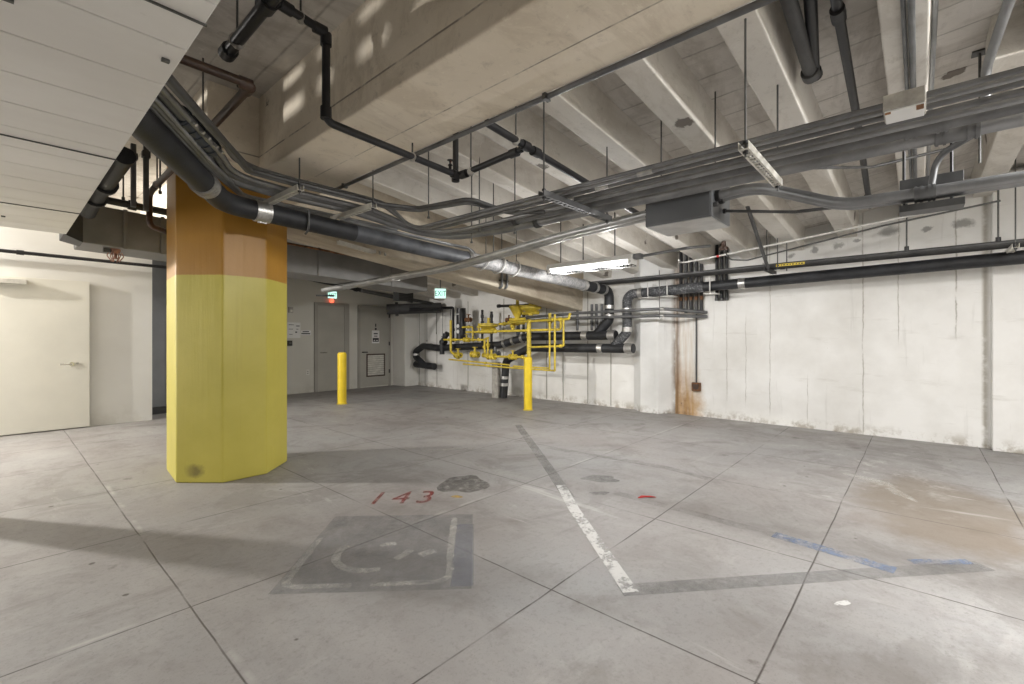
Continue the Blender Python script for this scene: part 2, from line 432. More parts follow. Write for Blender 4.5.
struct('ceiling_joist', joist(-6.9, .80, 2.25, .3, left=True), 'joist_paint', ceil, .008)
struct('ceiling_capital', MB().box(1.10, 4.2, 2.74, 1.5, 4.9, 3.35), 'beam_paint', ceil, .012)
struct('ceiling_haunch', MB().box(4.05, -1.25, 3.0, 4.4, -.33, 3.32), 'joist_paint', ceil, .01)
bm_ = MB().box(1.48, -3.5, 2.7, 2.09, 10.8, 3.36)
struct('ceiling_beam', bm_, 'beam_paint', ceil, .012)
gz = lambda x: 2.47 - .112 * (x - 2.0)
g = MB().hexa([(2.0, 4.98, gz(2.0)), (7.72, 4.98, gz(7.72)), (7.72, 5.5, gz(7.72)), (2.0, 5.5, gz(2.0))],
              [(2.0, 4.95, 3.32), (7.72, 4.95, zs(7.72, 5) + .03), (7.72, 5.53, zs(7.72, 5) + .03), (2.0, 5.53, 3.32)])
struct('ceiling_girder', g, 'girder_paint', ceil, .03)

struct('wall_right', MB().box(XW, -3.5, 0, XW + .25, 3.35, 3.3), 'wall_white')
struct('wall_right_far', MB().box(7.7, 3.35, 0, 7.95, 11, 3.0), 'wall_white')
wr = bpy.data.objects['wall_right_far']
for i, yv in enumerate((4.35, 4.86, 5.45, 5.87, 7.1, 8.3, 9.5, 10.0, 10.25)):
    MB().box(7.692, yv - .008, 0.02, 7.702, yv + .008, 2.2).build('panel_joint', 'frame_grey', wr)
pil = MB().prism([(7.9, 4.0), (7.72, 3.9), (7.5, 3.66), (7.5, 3.336), (7.76, 3.129), (7.9, 3.129)], 0, 2.75)
struct('wall_right_pilaster', pil, 'pilaster', None, .01)
struct('wall_right_corner_pier', MB().box(7.62, -3.5, 0, 7.8, -.63, 3.2), 'wall_white', None, .01)
wl = struct('wall_left', MB().box(-7, YL, 0, 1.63, YL + .18, 3.36), 'wall_left')
struct('wall_recess', MB().box(1.4, 9.75, 0, 2.9, 9.9, 3.4), 'recess_grey')
wb = struct('wall_back', MB().box(2.85, YB, 0, 7.9, YB + .2, 3.4), 'wall_back')
struct('wall_back_return', MB().box(2.8, 9.75, 0, 2.9, YB + .1, 3.4), 'wall_back')
MB().box(7.25, 10.3, 0, 7.7, 10.85, 2.3).build('wall_back_pier', 'wall_left', wb, bevel=.01)
struct('wall_behind', MB().box(-7, -3.7, 0, 8, -3.5, 3.4), 'wall_back')
struct('wall_side', MB().box(-7.2, -3.7, 0, -7, 3.5, 3.4), 'wall_back')
struct('shadow_post', MB().box(-.79, 5.94, 0, -.65, 6.06, 2.36), 'frame_grey')  # post added out of view to cast the shadow band on the floor
struct('baseboard_recess', MB().box(1.63, 9.72, 0, 2.8, 9.75, .12), 'black_plastic')
tr = MB().tube([(1.95, 9.735, .15), (1.95, 9.735, 1.95), (2.25, 9.735, 2.12), (2.75, 9.735, 2.12)], .012, .2, 8)
struct('trim_1', tr, 'frame_grey')

# soffit of white boards low over the left of the view ----------------------------
s = MB(); cuts = [6.15] + [1.907 + .327 * k for k in range(12, -11, -1)]
for a_, b_ in zip(cuts, cuts[1:]): s.box(-1.6, b_ + .003, 2.3, .44, a_ - .003, 2.36)
s.box(-1.58, cuts[-1], 2.345, .425, 6.13, 2.358)
so = s.build('low_soffit', 'soffit', None, (0, 2.5, 2.3), .004); tag(so, 'low white-painted soffit of broad boards hanging above the cream door', 'soffit', None, 'thing')
for yv in (1.70, 3.36, 5.04): MB().box(-1.6, yv - .004, 2.294, .444, yv + .004, 2.2995).build('joint_strip', 'rod_steel', so)
for za, zb_ in ((2.36, 2.95), (3.005, 3.075), (3.11, 3.335)): MB().box(-.30, 1.0, za, -.26, 7.6, zb_).build('streak_panel', 'grey_duct', so)  # unseen panels, added to slit the far lamp into streaks on the beam
for yv, w_b in ((5.20, .06), (5.50, .10), (5.78, .05), (6.25, .5)): MB().box(-.31, yv, 2.36, -.25, yv + w_b, 3.335).build('streak_post', 'grey_duct', so)  # unseen posts, added to break those light streaks into lengths
for xv, yv in ((.40, 2.02), (.02, 2.0), (.03, 5.6)):
    MB().box(xv - .012, yv - .008, 2.29, xv + .012, yv + .008, 2.302).build('bracket_stub', 'rod_steel', so)

# ---------------------------------------------------------------- column
cx, cy, hs, ch_ = 1.55, 5.15, .49, .2
co = V((cx, cy, 0))
poly = [(-.49, -.17), (-.21, -.49), (.16, -.49), (.48, -.17), (.48, .23), (.2, .5), (-.2, .5), (-.445, .39)]
col = MB().prism([(cx + a, cy + b) for a, b in poly], 0, 3.335).build('concrete_column', 'column', None, co, bevel=.012)
tag(col, 'wide eight-sided concrete column painted yellow below and ochre above', 'column', None, 'thing')

# bollards ---------------------------------------------------------------
def bollard(loc, h, r, label):
    o = thing('bollard', label, 'bollard', loc)
    MB().lathe(loc, (0, 0, 1), [(r, 0), (r, h - .05), (r * .96, h - .025), (r * .75, h - .005), (0, h)]).build('post', 'yellow_bollard', o)
    MB().lathe(loc, (0, 0, 1), [(r + .014, 0), (r + .014, .008), (r, .02)]).build('base_collar', 'yellow_gas', o)
    return o
bollard((4.508, 8.495, 0), 1.02, .085, 'yellow bollard standing in front of the grey doors on the back wall')
bollard((6.365, 5.278, 0), .96, .075, 'yellow bollard guarding the yellow gas piping by the wall')

# ---------------------------------------------------------------- doors, signs on walls
d1 = struct('door_1', MB().box(-.42, 9.03, .015, .89, 9.08, 2.12), 'door_cream', None, .004)
MB().tube([(.70, 9.03, .93), (.70, 8.965, .93), (.58, 8.965, .93)], .011, .015, 10).tube([(.70, 9.03, .93), (.70, 9.015, .93)], .028, 0, 16).build('door_handle', 'chrome', d1)
MB().box(-.3, 8.95, 2.02, .26, 9.03, 2.085).build('door_closer', 'strut_steel', d1, bevel=.006)
MB().tube([(.76, 9.031, .94), (.76, 9.018, .94)], .016, 0, 14).build('lock', 'clamp_steel', d1)
d2 = struct('door_2', MB().box(5.12, YB - .03, .02, 5.80, YB + .01, 2.09), 'door_grey', None, .004)
fr = MB().box(5.04, YB - .05, 0, 5.12, YB + .02, 2.16).box(5.80, YB - .05, 0, 5.93, YB + .02, 2.16).box(5.12, YB - .05, 2.09, 5.80, YB + .02, 2.16)
fr.build('door_frame', 'frame_grey', d2, bevel=.004)
MB().tube([(5.19, YB - .03, .95), (5.19, YB - .09, .95), (5.32, YB - .09, .95)], .012, .015, 10).build('door_handle', 'chrome', d2)
d3 = struct('door_3', MB().box(6.24, YB - .03, .03, 7.1, YB + .01, 2.09), 'door_grey', None, .004)
fr = MB().box(6.18, YB - .05, 0, 6.24, YB + .02, 2.15).box(7.1, YB - .05, 0, 7.16, YB + .02, 2.15).box(6.24, YB - .05, 2.09, 7.1, YB + .02, 2.15)
fr.build('door_frame', 'frame_grey', d3, bevel=.004)
MB().tube([(6.30, YB - .03, .93), (6.30, YB - .09, .93), (6.42, YB - .09, .93)], .012, .015, 10).build('door_handle', 'black_iron', d3)
lv = MB().box(6.42, YB - .045, .28, 6.97, YB - .03, .31).box(6.42, YB - .045, .85, 6.97, YB - .03, .88).box(6.42, YB - .045, .28, 6.45, YB - .03, .88).box(6.94, YB - .045, .28, 6.97, YB - .03, .88)
lvo = lv.build('louver_frame', 'brown_paint', d3)
sl = MB()
for i in range(10):
    z0 = .32 + i * .054
    sl.hexa([(6.45, YB - .045, z0), (6.94, YB - .045, z0), (6.94, YB - .032, z0 + .03), (6.45, YB - .032, z0 + .03)],
            [(6.45, YB - .045, z0 + .008), (6.94, YB - .045, z0 + .008), (6.94, YB - .032, z0 + .038), (6.45, YB - .032, z0 + .038)])
sl.build('louver_slats', 'strut_steel', d3)
for z0 in (.35, 1.1, 1.85): MB().box(7.095, YB - .06, z0, 7.115, YB - .03, z0 + .1).build('hinge', 'black_iron', d3)

def notice(name, label, cat, x0, z0, w, h, bars, mat='paper', group=None):
    o = thing(name, label, cat, (x0, YB, z0), group)
    yb = YB if x0 < 6 else YB - .03
    MB().box(x0, yb - .008, z0, x0 + w, yb - .0005, z0 + h).build('plate', mat, o)
    b = MB()
    for bx, bz, bw, bh in bars: b.box(x0 + bx, yb - .0105, z0 + bz, x0 + bx + bw, yb - .008, z0 + bz + bh)
    if bars: b.build_each('printed_line', 'ink', o)
    return o
notice('notice_paper', 'white printed notices on the back wall beside the column', 'notice', 4.42, 1.30, .30, .36,
       [(.03, .30, .12, .012), (.2, .27, .08, .02), (.03, .2, .1, .01), (.18, .12, .04, .03), (.2, .2, .05, .012), (.04, .08, .08, .01)])
notice('door_sign', 'small two-line sign on the back wall left of the grey door', 'sign', 4.73, 1.37, .24, .11, [(.04, .07, .15, .022), (.01, .02, .21, .026)])
o = thing('door_notice', 'white pictogram notice with a black panel on the louvred door', 'notice', (6.56, YB - .03, 1.15))
MB().box(6.58, YB - .038, 1.16, 6.80, YB - .0305, 1.50).build('plate', 'paper', o)
MB().box(6.60, YB - .041, 1.20, 6.78, YB - .038, 1.30).build('black_panel', 'ink', o)
MB().box(6.63, YB - .041, 1.40, 6.75, YB - .038, 1.43).box(6.64, YB - .041, 1.34, 6.74, YB - .038, 1.36).tube([(6.69, YB - .041, 1.54), (6.69, YB - .036, 1.54)], .03).box(6.675, YB - .041, 1.6, 6.705, YB - .036, 1.68).build_each('printed_symbol', 'ink', o)
MB().box(6.63, YB - .0425, 1.215, 6.66, YB - .041, 1.25).box(6.69, YB - .0425, 1.225, 6.76, YB - .041, 1.245).build_each('white_print', 'paper', o)
o = thing('call_box', 'small dark wall box under the white notices', 'box', (4.44, YB, 1.12)); MB().box(4.42, YB - .05, 1.12, 4.52, YB, 1.24).build('housing', 'black_plastic', o, bevel=.005); MB().box(4.44, YB - .055, 1.17, 4.50, YB - .05, 1.2).build('face_plate', 'rod_steel', o)
o = thing('alarm_strobe', 'small pale alarm unit high on the back wall beside the column', 'alarm', (4.46, YB, 1.9)); MB().box(4.44, YB - .05, 1.88, 4.54, YB, 2.02).build('housing', 'box_pale', o, bevel=.006); MB().box(4.465, YB - .065, 1.9, 4.515, YB - .05, 1.95).build('lens', 'strut_steel', o, bevel=.004)
o = thing('wall_outlet', 'low wall outlet plate on the back wall left of the grey door', 'outlet', (4.85, YB, .42)); MB().box(4.85, YB - .012, .42, 4.93, YB, .55).build('plate', 'wall_left', o, bevel=.003); MB().box(4.875, YB - .015, .45, 4.905, YB - .012, .475).box(4.875, YB - .015, .495, 4.905, YB - .012, .52).build('sockets', 'frame_grey', o)

def exit_sign(c, u, label, red=False, w=.25, h=.2, up=0):
    c, u = V(c), V(u).normalized(); n = u.cross(V((0, 0, 1))).normalized(); k = V((0, 0, 1))
    o = thing('exit_sign', label, 'exit sign', c - k * h / 2)
    r = [(-w / 2, -h / 2), (w / 2, -h / 2), (w / 2, h / 2), (-w / 2, h / 2)]
    MB().extrude(r, c - n * .03, u, k, n * .05).build('housing', 'white_metal', o, bevel=.006)
    r2 = [(a * .9, b * .88) for a, b in r]
    MB().extrude(r2, c + n * .0205, u, k, n * .003).build('lit_face', 'exit_glow', o)
    text('lettering', 'EXIT', h * .72, 'exit_letters', o, c + n * .026 - k * h * .03, u, k, .002, 1.0, 0.0, 'CENTER', .72)
    if up: MB().tube([c + k * h / 2 - n * .005, c + k * (h / 2 + up) - n * .005], .012, 0, 10).build('stem', 'rod_steel', o)
    if red:
        MB().lathe(c - k * (h / 2 + .05) - n * .02, n, [(.05, 0), (.05, .03), (.035, .05), (0, .055)]).build('red_lamp', 'red_glow', o)
    return o
exit_sign((5.47, 10.8, 2.36), (1, 0, 0), 'lit exit sign with a red lamp above the plain grey door', True, .25, .19)
exit_sign((5.6, 6.81, 2.147), (.78, -.62, 0), 'lit exit sign hung from the dark ceiling by the black pipe bend', False, .225, .2, .4)

# ---------------------------------------------------------------- overhead conduit rack
RACK = [(2.66, .013), (2.73, .013), (2.80, .014), (2.905, .016), (3.0, .018), (3.13, .032), (3.33, .045)]
LEFTY = [3.72, 3.76, 3.80, None, 3.84, 3.94, 4.07]
LIFT = [.062, .066, .070, 0, 0, 0, 0]
zr = 2.335; zl = 2.49
ordn = ['first', 'second', 'third', 'fourth', 'fifth', 'sixth', 'seventh']
def diag(off, r):    # tail of the run past the column: along -X, then turned towards the viewer's left
    return None
def left_tail(yv, r, i, up=0):
    # along -X to the bend by the column, diagonally towards the soffit edge, then above the soffit
    k = (yv - 3.62) / .45
    zc = zl + r + up
    return [(1.56 - .04 * k, yv, zc), (1.22 - .12 * k, 3.60 + .36 * k, zc), (.98 - .03 * k, 3.26 + .30 * k, zc), (.50, 2.58 + .27 * k, zc + .01), (.30, 2.30 + .27 * k, zc + .02), (.16 - .06 * k, 1.9, zc + .02), (.16 - .06 * k, -1.0, zc + .02)]
for i, (xv, r) in enumerate(RACK):
    mat = ('galvanized_dull', 'galvanized', 'galvanized_dull', 'galvanized_dull', 'galvanized', 'galvanized_dull', 'galvanized')[i]
    lab = {0: 'thin grey conduit nearest the beam on the overhead rack', 1: 'second thin grey conduit from the beam on the overhead rack', 2: 'third thin grey conduit from the beam on the overhead rack',
           3: 'fourth conduit from the beam, looping over its neighbours before the rack bend', 4: 'fifth conduit from the beam on the overhead rack, medium thick',
           5: 'thick grey conduit next to the outermost one on the overhead rack', 6: 'thickest, outermost grey conduit on the overhead rack, furthest from the beam'}[i]
    o = thing('steel_conduit', lab, 'conduit', (xv, .7, zr + r), 'conduits on the overhead rack')
    if i == 3:
        pts = [(xv, -1.8, zr + r), (xv, 2.55, zr + r), (xv - .02, 2.74, zr + .07), (2.56, 2.74, zr + .075), (2.66, 3.56, zl + .02), (2.40, 3.67, zl + r)] + left_tail(3.67, r, i)
        MB().tube(pts, r, .09, 12).build('tube', mat, o)
    else:
        yv = LEFTY[i]
        rad = .18 + (xv - 2.66) * 1.0
        # let the bend happen level
        pts = [(xv, -1.8, zr + r), (xv, yv - rad * 1.1, zr + r), (xv, yv, zr + r + .05), (xv - rad * 1.3, yv, zl + r + LIFT[i])] + left_tail(yv, r, i, LIFT[i])
        MB().tube(pts, r, [0, .5, rad, .5, .55, .5, 1.0, 1.0, .6, .4, 0], 12).build('tube', mat, o)
    if i in (1, 2, 3): MB().tube([(xv, .9 + .35 * i, zr + r), (xv, 1.0 + .35 * i, zr + r)], r * 1.3, 0, 12).build('coupling', 'clamp_steel', o)
    if i in (5, 6):
        for yc, L in ((.02 + .12 * (6 - i) - .25, .17), (2.62 + .1 * (6 - i), .05)):
            cp = MB().tube([(xv, yc, zr + r), (xv, yc + L, zr + r)], r * 1.18, 0, 16)
            for q in (.01, .04, L - .04, L - .01): cp.tube([(xv, yc + q - .006, zr + r), (xv, yc + q + .006, zr + r)], r * 1.32, 0, 16)
            cp.build('coupling', 'galvanized_dull', o)
# fourth thin conduit that runs beside the loop
o = thing('steel_conduit', 'thin conduit on the outer side of the looped pair before the rack bend', 'conduit', (2.6, 2.8, zr), 'conduits on the overhead rack')
MB().tube([(2.99, 2.3, zr - .0), (2.95, 2.67, zr + .06), (2.5, 2.67, zr + .075), (2.6, 3.5, zl + .02), (2.3, 3.62, zl + .018)] + left_tail(3.62, .018, 0), .017, .09, 12).build('tube', 'conduit_dark', o)
# small conduits that follow the black drain
for j, (yv, lab) in enumerate(((4.36, 'small grey conduit riding over the big black drain pipe, column side'), (4.31, 'small grey conduit riding over the big black drain pipe, viewer side'), (4.26, 'third small grey conduit above the big black drain pipe'))):
    zc = 2.505; e = .05 * j
    end = [(.53, 2.95 - e, zc - .02), (.28, 2.58 - e, zc - .01), (.06 - e, 2.2, zc + .0), (.06 - e, -1, zc + .0)]
    mid = [(1.42 - .02 * j, yv, zc), (1.16, 3.98 - e * .9, zc - .01), (.95, 3.62 - e, zc - .04)]
    pts = ([(2.9, yv, zc - .02)] if j == 2 else [(4.25 - .1 * j, yv - .1, 2.24), (4.05 - .1 * j, yv - .06, 2.44), (3.8 - .1 * j, yv, 2.455)]) + mid + end
    o = thing('small_conduit', lab, 'conduit', (1.4, yv, 2.52)); MB().tube(pts, .014, .12, 10).build('tube', 'galvanized', o)
# sleeve with bolted rings on the thick conduit by the column
o = thing('conduit_sleeve', 'dark bolted expansion sleeve on the conduits in front of the column', 'sleeve', (.8, 3.1, 2.4))
p0, p1 = V((.66, 3.05, zl + .045)), V((.93, 3.44, zl + .045)); dd = (p1 - p0).normalized()
MB().tube([p0, p1], .054, 0, 18).build('sleeve_body', 'blue_steel', o)
for q in (.02, .12, .2, .32, .41):
    cc = p0 + dd * q; MB().tube([cc, cc + dd * .022], .060, 0, 18).build('ring', 'blue_steel', o)
    MB().tube([cc + V((-.05, .045, -.035)), cc + V((-.07, .06, -.05))], .01, 0, 8).tube([cc + V((.05, -.045, -.035)), cc + V((.065, -.058, -.05))], .01, 0, 8).build('bolt', 'clamp_steel', o)

def strut(mb, a, b, w=.052, h=.042, holes=True):   # U channel open upward with slots cut through its near side drawn as real gaps
    a, b = V(a), V(b); d = (b - a); L = d.length; d /= L; n = V((0, 0, 1)).cross(d).normalized(); k = V((0, 0, 1))
    def bar(o, u0, u1, w0, w1, h0, h1):
        p = [o + d * u0 + n * w0 + k * h0, o + d * u1 + n * w0 + k * h0, o + d * u1 + n * w1 + k * h0, o + d * u0 + n * w1 + k * h0]
        mb.hexa(p, [q + k * (h1 - h0) for q in p])
    hw = w / 2
    bar(a, 0, L, -hw, -hw + .003, 0, h); bar(a, 0, L, hw - .003, hw, 0, h)
    bar(a, 0, L, -hw + .003, -hw + .011, 0, .003); bar(a, 0, L, hw - .011, hw - .003, 0, .003)
    step = .05; u = 0
    while u < L - .01:                            # rungs between the slots
        bar(a, u, min(L, u + .018), -hw + .011, hw - .011, 0, .003); u += step
    return mb
def trapeze(label, a, b, rods, mat='strut_steel', group='trapeze hangers under the conduits'):
    o = thing('trapeze_hanger', label, 'pipe hanger', ((V(a) + V(b)) / 2), group)
    strut(MB(), a, b).build('strut_channel', mat, o)
    for p, zt in rods:
        ro = MB().tube([(p[0], p[1], a[2] - .03), (p[0], p[1], zt)], .006, 0, 8).build('hanger_rod', 'rod_steel', o)
        MB().tube([(p[0], p[1], a[2] - .012), (p[0], p[1], a[2] - .0)], .014, 0, 6).tube([(p[0], p[1], a[2] + .042), (p[0], p[1], a[2] + .056)], .014, 0, 6).build('nut', 'black_iron', ro)
    return o
zt_ = zr - .045
trapeze('slotted strut hanger under the conduit rack beside the big grey box', (2.6, .69, zt_), (3.39, .69, zt_), [((2.64, .69), zj(2.64, .69)), ((3.378, .69), zj(3.4, .69))])
trapeze('slotted strut hanger under the conduit rack in line with the fluorescent light', (2.52, 1.97, zt_), (3.46, 1.97, zt_), [((2.55, 1.97), zj(2.55, 1.95)), ((3.42, 1.97), zj(3.42, 1.95))], 'galvanized_dull')
trapeze('strut hanger under the conduits nearest the yellow column', (1.56, 3.58, zl - .045), (1.55, 4.46, zl - .045), [((1.56, 3.60), 2.7)])
trapeze('second strut hanger from the column under the conduits', (2.20, 3.58, zl - .045), (2.18, 4.46, zl - .045), [((2.20, 3.60), zs(2.2, 3.6))])
trapeze('strut hanger of the conduit rack beyond the right edge of the grey joint box', (2.6, -.42, zt_), (3.42, -.42, zt_), [((4.45 - 1.7, -.42), zs(2.7, -.4)), ((3.40, -.42), zs(3.4, -.4))])
# threaded rods round the rack bend
for xv, yv, zb, lab in ((3.02, 3.1, 2.30, 'thin hanger rod dropping beside the loop in the conduits'), (3.25, 3.45, 2.28, 'thin hanger rod dropping through the rack bend'), (3.75, 3.62, 2.2, 'thin hanger rod just behind the rack bend'), (3.3, 2.9, 2.3, 'thin hanger rod in front of the rack bend'), (2.75, 3.52, 2.45, 'short hanger rod where the conduits meet the bend')):
    o = thing('hanger_rod', lab, 'hanger rod', (xv, yv, zs(xv, yv)))
    MB().tube([(xv, yv, zb), (xv, yv, zs(xv, yv))], .006, 0, 8).build('rod', 'rod_steel', o); MB().tube([(xv, yv, zb), (xv, yv, zb + .015)], .014, 0, 6).build('nut', 'rod_steel', o)

# conduit pair past the grey box -------------------------------------------------
for j, (xv, lab) in enumerate(((3.54, 'long grey conduit from the grey box to the back, rack side'), (3.625, 'long grey conduit from the grey box to the back, wall side'))):
    o = thing('large_conduit', lab, 'conduit', (xv, 4, 2.1), 'conduit pair leaving the grey box')
    MB().tube([(xv, 1.62, 2.32), (xv, 2.6, 2.265), (xv, 3.35, 2.20), (xv, 4.19, 2.135), (xv, 5.2, 2.12), (xv, 7.3, 2.085)], .034, 1.2, 14).build('tube', 'galvanized_lit', o)  # paler steel paints in the light falling on this pair
    for yc in (5.3, 6.6): MB().tube([(xv, yc, 2.12 - (yc - 5.2) * .0167), (xv, yc + .05, 2.119 - (yc - 5.2) * .0167)], .039, 0, 14).build('coupling', 'clamp_steel', o)
for j, (xv, lab) in enumerate(((3.55, 'grey conduit dipping out of the grey box towards the right, rack side'), (3.63, 'grey conduit dipping out of the grey box towards the right, wall side'))):
    o = thing('large_conduit', lab, 'conduit', (xv, 0, 2.1), 'conduit pair dipping right of the grey box')
    MB().tube([(xv, 1.14, 2.355), (xv, .86, 2.375), (xv, .36, 2.145), (xv, -.1, 2.14), (xv, -1.8, 2.14)], .032, .5, 14).build('tube', 'galvanized', o)
    cp = MB()
    for q in (-.02, .0, .035, .06): cp.tube([(xv, q - .05, 2.14), (xv, q - .038, 2.14)], .04, 0, 14)
    cp.tube([(xv, -.07, 2.14), (xv, .02, 2.14)], .036, 0, 14).build('coupling', 'galvanized_dull', o)
# hanging pull box
o = thing('junction_box', 'big flat grey steel pull box hanging under the conduit rack', 'junction box', (3.67, 1.39, 2.19))
MB().box(3.46, 1.13, 2.19, 3.89, 1.645, 2.53).build('body', 'box_grey', o, bevel=.006)
MB().box(3.452, 1.14, 2.20, 3.46, 1.635, 2.52).build('cover', 'box_grey', o, bevel=.003)
MB().box(3.468, 1.138, 2.184, 3.882, 1.637, 2.19).build('lit_underside', 'galvanized_lit', o)  # brighter metal sheet stands in for the reflection under the box
hb = MB()
for xv in (3.55, 3.63): hb.tube([(xv, 1.10, 2.355), (xv, 1.14, 2.355)], .044, 0, 8).tube([(xv, 1.64, 2.32), (xv, 1.675, 2.32)], .044, 0, 8)
hb.build('hubs', 'black_iron', o)
MB().tube([(3.5, 1.10, 2.28), (3.5, 1.13, 2.28)], .018, 0, 10).build('plug', 'conduit_dark', o)
MB().tube([(3.66, 1.17, 2.53), (3.66, 1.17, zs(3.66, 1.17))], .006, 0, 8).build('hanger_rod', 'rod_steel', o)
MB().tube([(3.66, 1.6, 2.53), (3.66, 1.6, zs(3.66, 1.6))], .006, 0, 8).build('hanger_rod', 'rod_steel', o)
# bracket with plates round the dipping conduits
o = thing('conduit_bracket', 'dark plate bracket clamping the dipping conduits below the joint box', 'pipe hanger', (3.6, -.05, 2.1))
MB().box(3.66, -.19, 2.2, 3.7, .09, 2.26).build('plate', 'conduit_dark', o, bevel=.003)
MB().box(3.56, -.19, 2.045, 3.70, .09, 2.085).build('plate', 'conduit_dark', o, bevel=.003)
for yv in (.07, -.14): MB().tube([(3.68, yv, 2.05), (3.68, yv, 2.44)], .008, 0, 8).build('hanger_rod', 'black_iron', o)
o = thing('bent_conduit', 'grey conduit curving down from the rack into the plate bracket', 'conduit', (3.5, -.1, 2.3))
MB().tube([(3.38, -.34, 2.38), (3.42, -.22, 2.375), (3.59, -.075, 2.345), (3.60, -.05, 2.17)], .017, .10, 12).build('tube', 'galvanized_dull', o)
# joint box on the rack under the joist with conduits on its face
o = thing('joint_box', 'pale rust-edged joint box on the conduits under the centre joist', 'junction box', (2.8, .05, 2.4))
MB().box(2.62, -.022, 2.308, 2.785, .122, 2.378).build('body', 'box_pale', o, bevel=.006)
MB().box(2.628, -.016, 2.302, 2.777, .116, 2.308).build('cover', 'paper', o, bevel=.002)
for q, (ya, yb) in enumerate(((.095, .115), (-.015, .01))): MB().box(2.63, ya, 2.2995, 2.65 + .03 * q, yb, 2.3025).build('rust_patch', 'rust', o)
for yv, r, lab, mat in ((.062, .010, 'thin conduit fixed under the centre joist, left of two', 'galvanized_dull'), (.030, .015, 'thicker conduit fixed under the centre joist, right of two', 'galvanized_dull'), (-.062, .013, 'conduit fixed along the right side of the centre joist', 'galvanized')):
    o = thing('joist_conduit', lab, 'conduit', (2.5, yv, 3.0))
    zz = lambda x: (zj(x, .05) - r - .002) if yv > -.06 else zj(x, .05) + .06
    pts = [(2.1, yv, zz(2.1)), (6.4, yv, zz(6.4))]
    MB().tube(pts, r, .08, 12).build('tube', mat, o)
    MB().box(2.3, yv - r - .012, zz(2.3) - r * .2, 2.32, yv + r + .012, zz(2.3) + r + .002).build('strap', 'clamp_steel', o)

# ---------------------------------------------------------------- big drain pipes
def pipe_with(name, label, cat, pts, r, fillet, mat, collars, loc=None, cm='clamp_steel', group=None, n=22):
    o = thing(name, label, cat, loc or pts[0], group)
    MB().tube(pts, r, fillet, n).build('pipe', mat, o)
    for p, d, L in collars:
        p, d = V(p), V(d).normalized()
        cb = MB().tube([p - d * L / 2, p + d * L / 2], r * 1.06, 0, n)
        for q in (-.42, -.14, .14, .42): cb.tube([p + d * (L * q - .006), p + d * (L * q + .006)], r * 1.1, 0, n)
        co = cb.build('coupling', cm, o)
        MB().tube([p - d * L * .3 + V((0, 0, -r * 1.12)), p + d * L * .3 + V((0, 0, -r * 1.12))], .008, 0, 8).build('clamp_screw', 'clamp_steel', co)
    return o
DY = 4.19; dz = lambda x: 2.385 - .0385 * (x - 1.3)
drain = pipe_with('drain_pipe', 'big black drain pipe passing in front of the yellow column', 'pipe',
    [(-.1, 2.1, 2.47), (.48, 3.02, 2.435), (1.22, DY, dz(1.22)), (2.35, DY, dz(2.35))], .083, .28, 'cast_iron',
    [((.98, 3.81, 2.40), (.74, 1.17, 0), .12), ((1.50, DY, dz(1.5)), (1, 0, 0), .12)])
pipe_with('drain_pipe', 'drain pipe stretch with blue-grey dust and painted sheen, running under the second strut hanger', 'pipe',
    [(2.35, DY, dz(2.35)), (3.9, DY, dz(3.9))], .0835, 0, 'sheen_iron', [((3.88, DY, dz(3.88)), (1, 0, 0), .05)])
o = pipe_with('drain_pipe', 'dusty grey stretch of drain pipe beside the fluorescent light', 'pipe',
    [(3.9, DY, dz(3.9)), (6.55, DY, dz(6.55))], .087, 0, 'dusty_iron', [((6.5, DY, dz(6.5)), (1, 0, 0), .08)])
o = pipe_with('drain_pipe', 'black drain pipe elbow dropping to the low pipes by the far wall', 'pipe',
    [(6.55, DY, dz(6.55)), (7.35, DY, dz(7.35)), (7.35, DY, 1.62), (7.32, 4.42, 1.38)], .085, .13, 'cast_iron',
    [((6.85, DY, dz(6.85)), (1, 0, 0), .06), ((7.14, DY, dz(7.14)), (1, 0, 0), .06), ((7.35, DY, 1.86), (0, 0, 1), .06), ((7.35, DY, 1.70), (0, 0, 1), .06)])
for xv in (1.85,):
    MB().tube([(xv, DY - .105, dz(xv) + .08), (xv, DY - .11, dz(xv)), (xv + .01, DY - .08, dz(xv) - .09), (xv + .02, DY, dz(xv) - .112)], .01, .05, 8).build('strap', 'conduit_dark', drain)
# white cable loops tied round the drain
for xv, lab in ((4.15, 'pale cable loop round the drain pipe, column side'), (4.45, 'pale cable loop round the drain pipe, middle'), (4.75, 'pale clevis loop round the drain pipe, wall side')):
    o = thing('pipe_loop', lab, 'pipe hanger', (xv, DY, dz(xv)))
    c = []
    for k in range(17):
        a = math.pi * 2 * k / 16; c.append((xv - .06 * math.sin(a) * 0 + .05 * math.cos(a), DY + .108 * math.sin(a), dz(xv) + .108 * math.cos(a)))
    MB().tube(c, .009, 0, 8).build('loop', 'white_pipe', o); MB().tube([(xv + .05, DY, dz(xv) + .108), (xv + .05, DY, zs(xv, DY) - .1)], .006, 0, 8).build('hanger_rod', 'rod_steel', o)
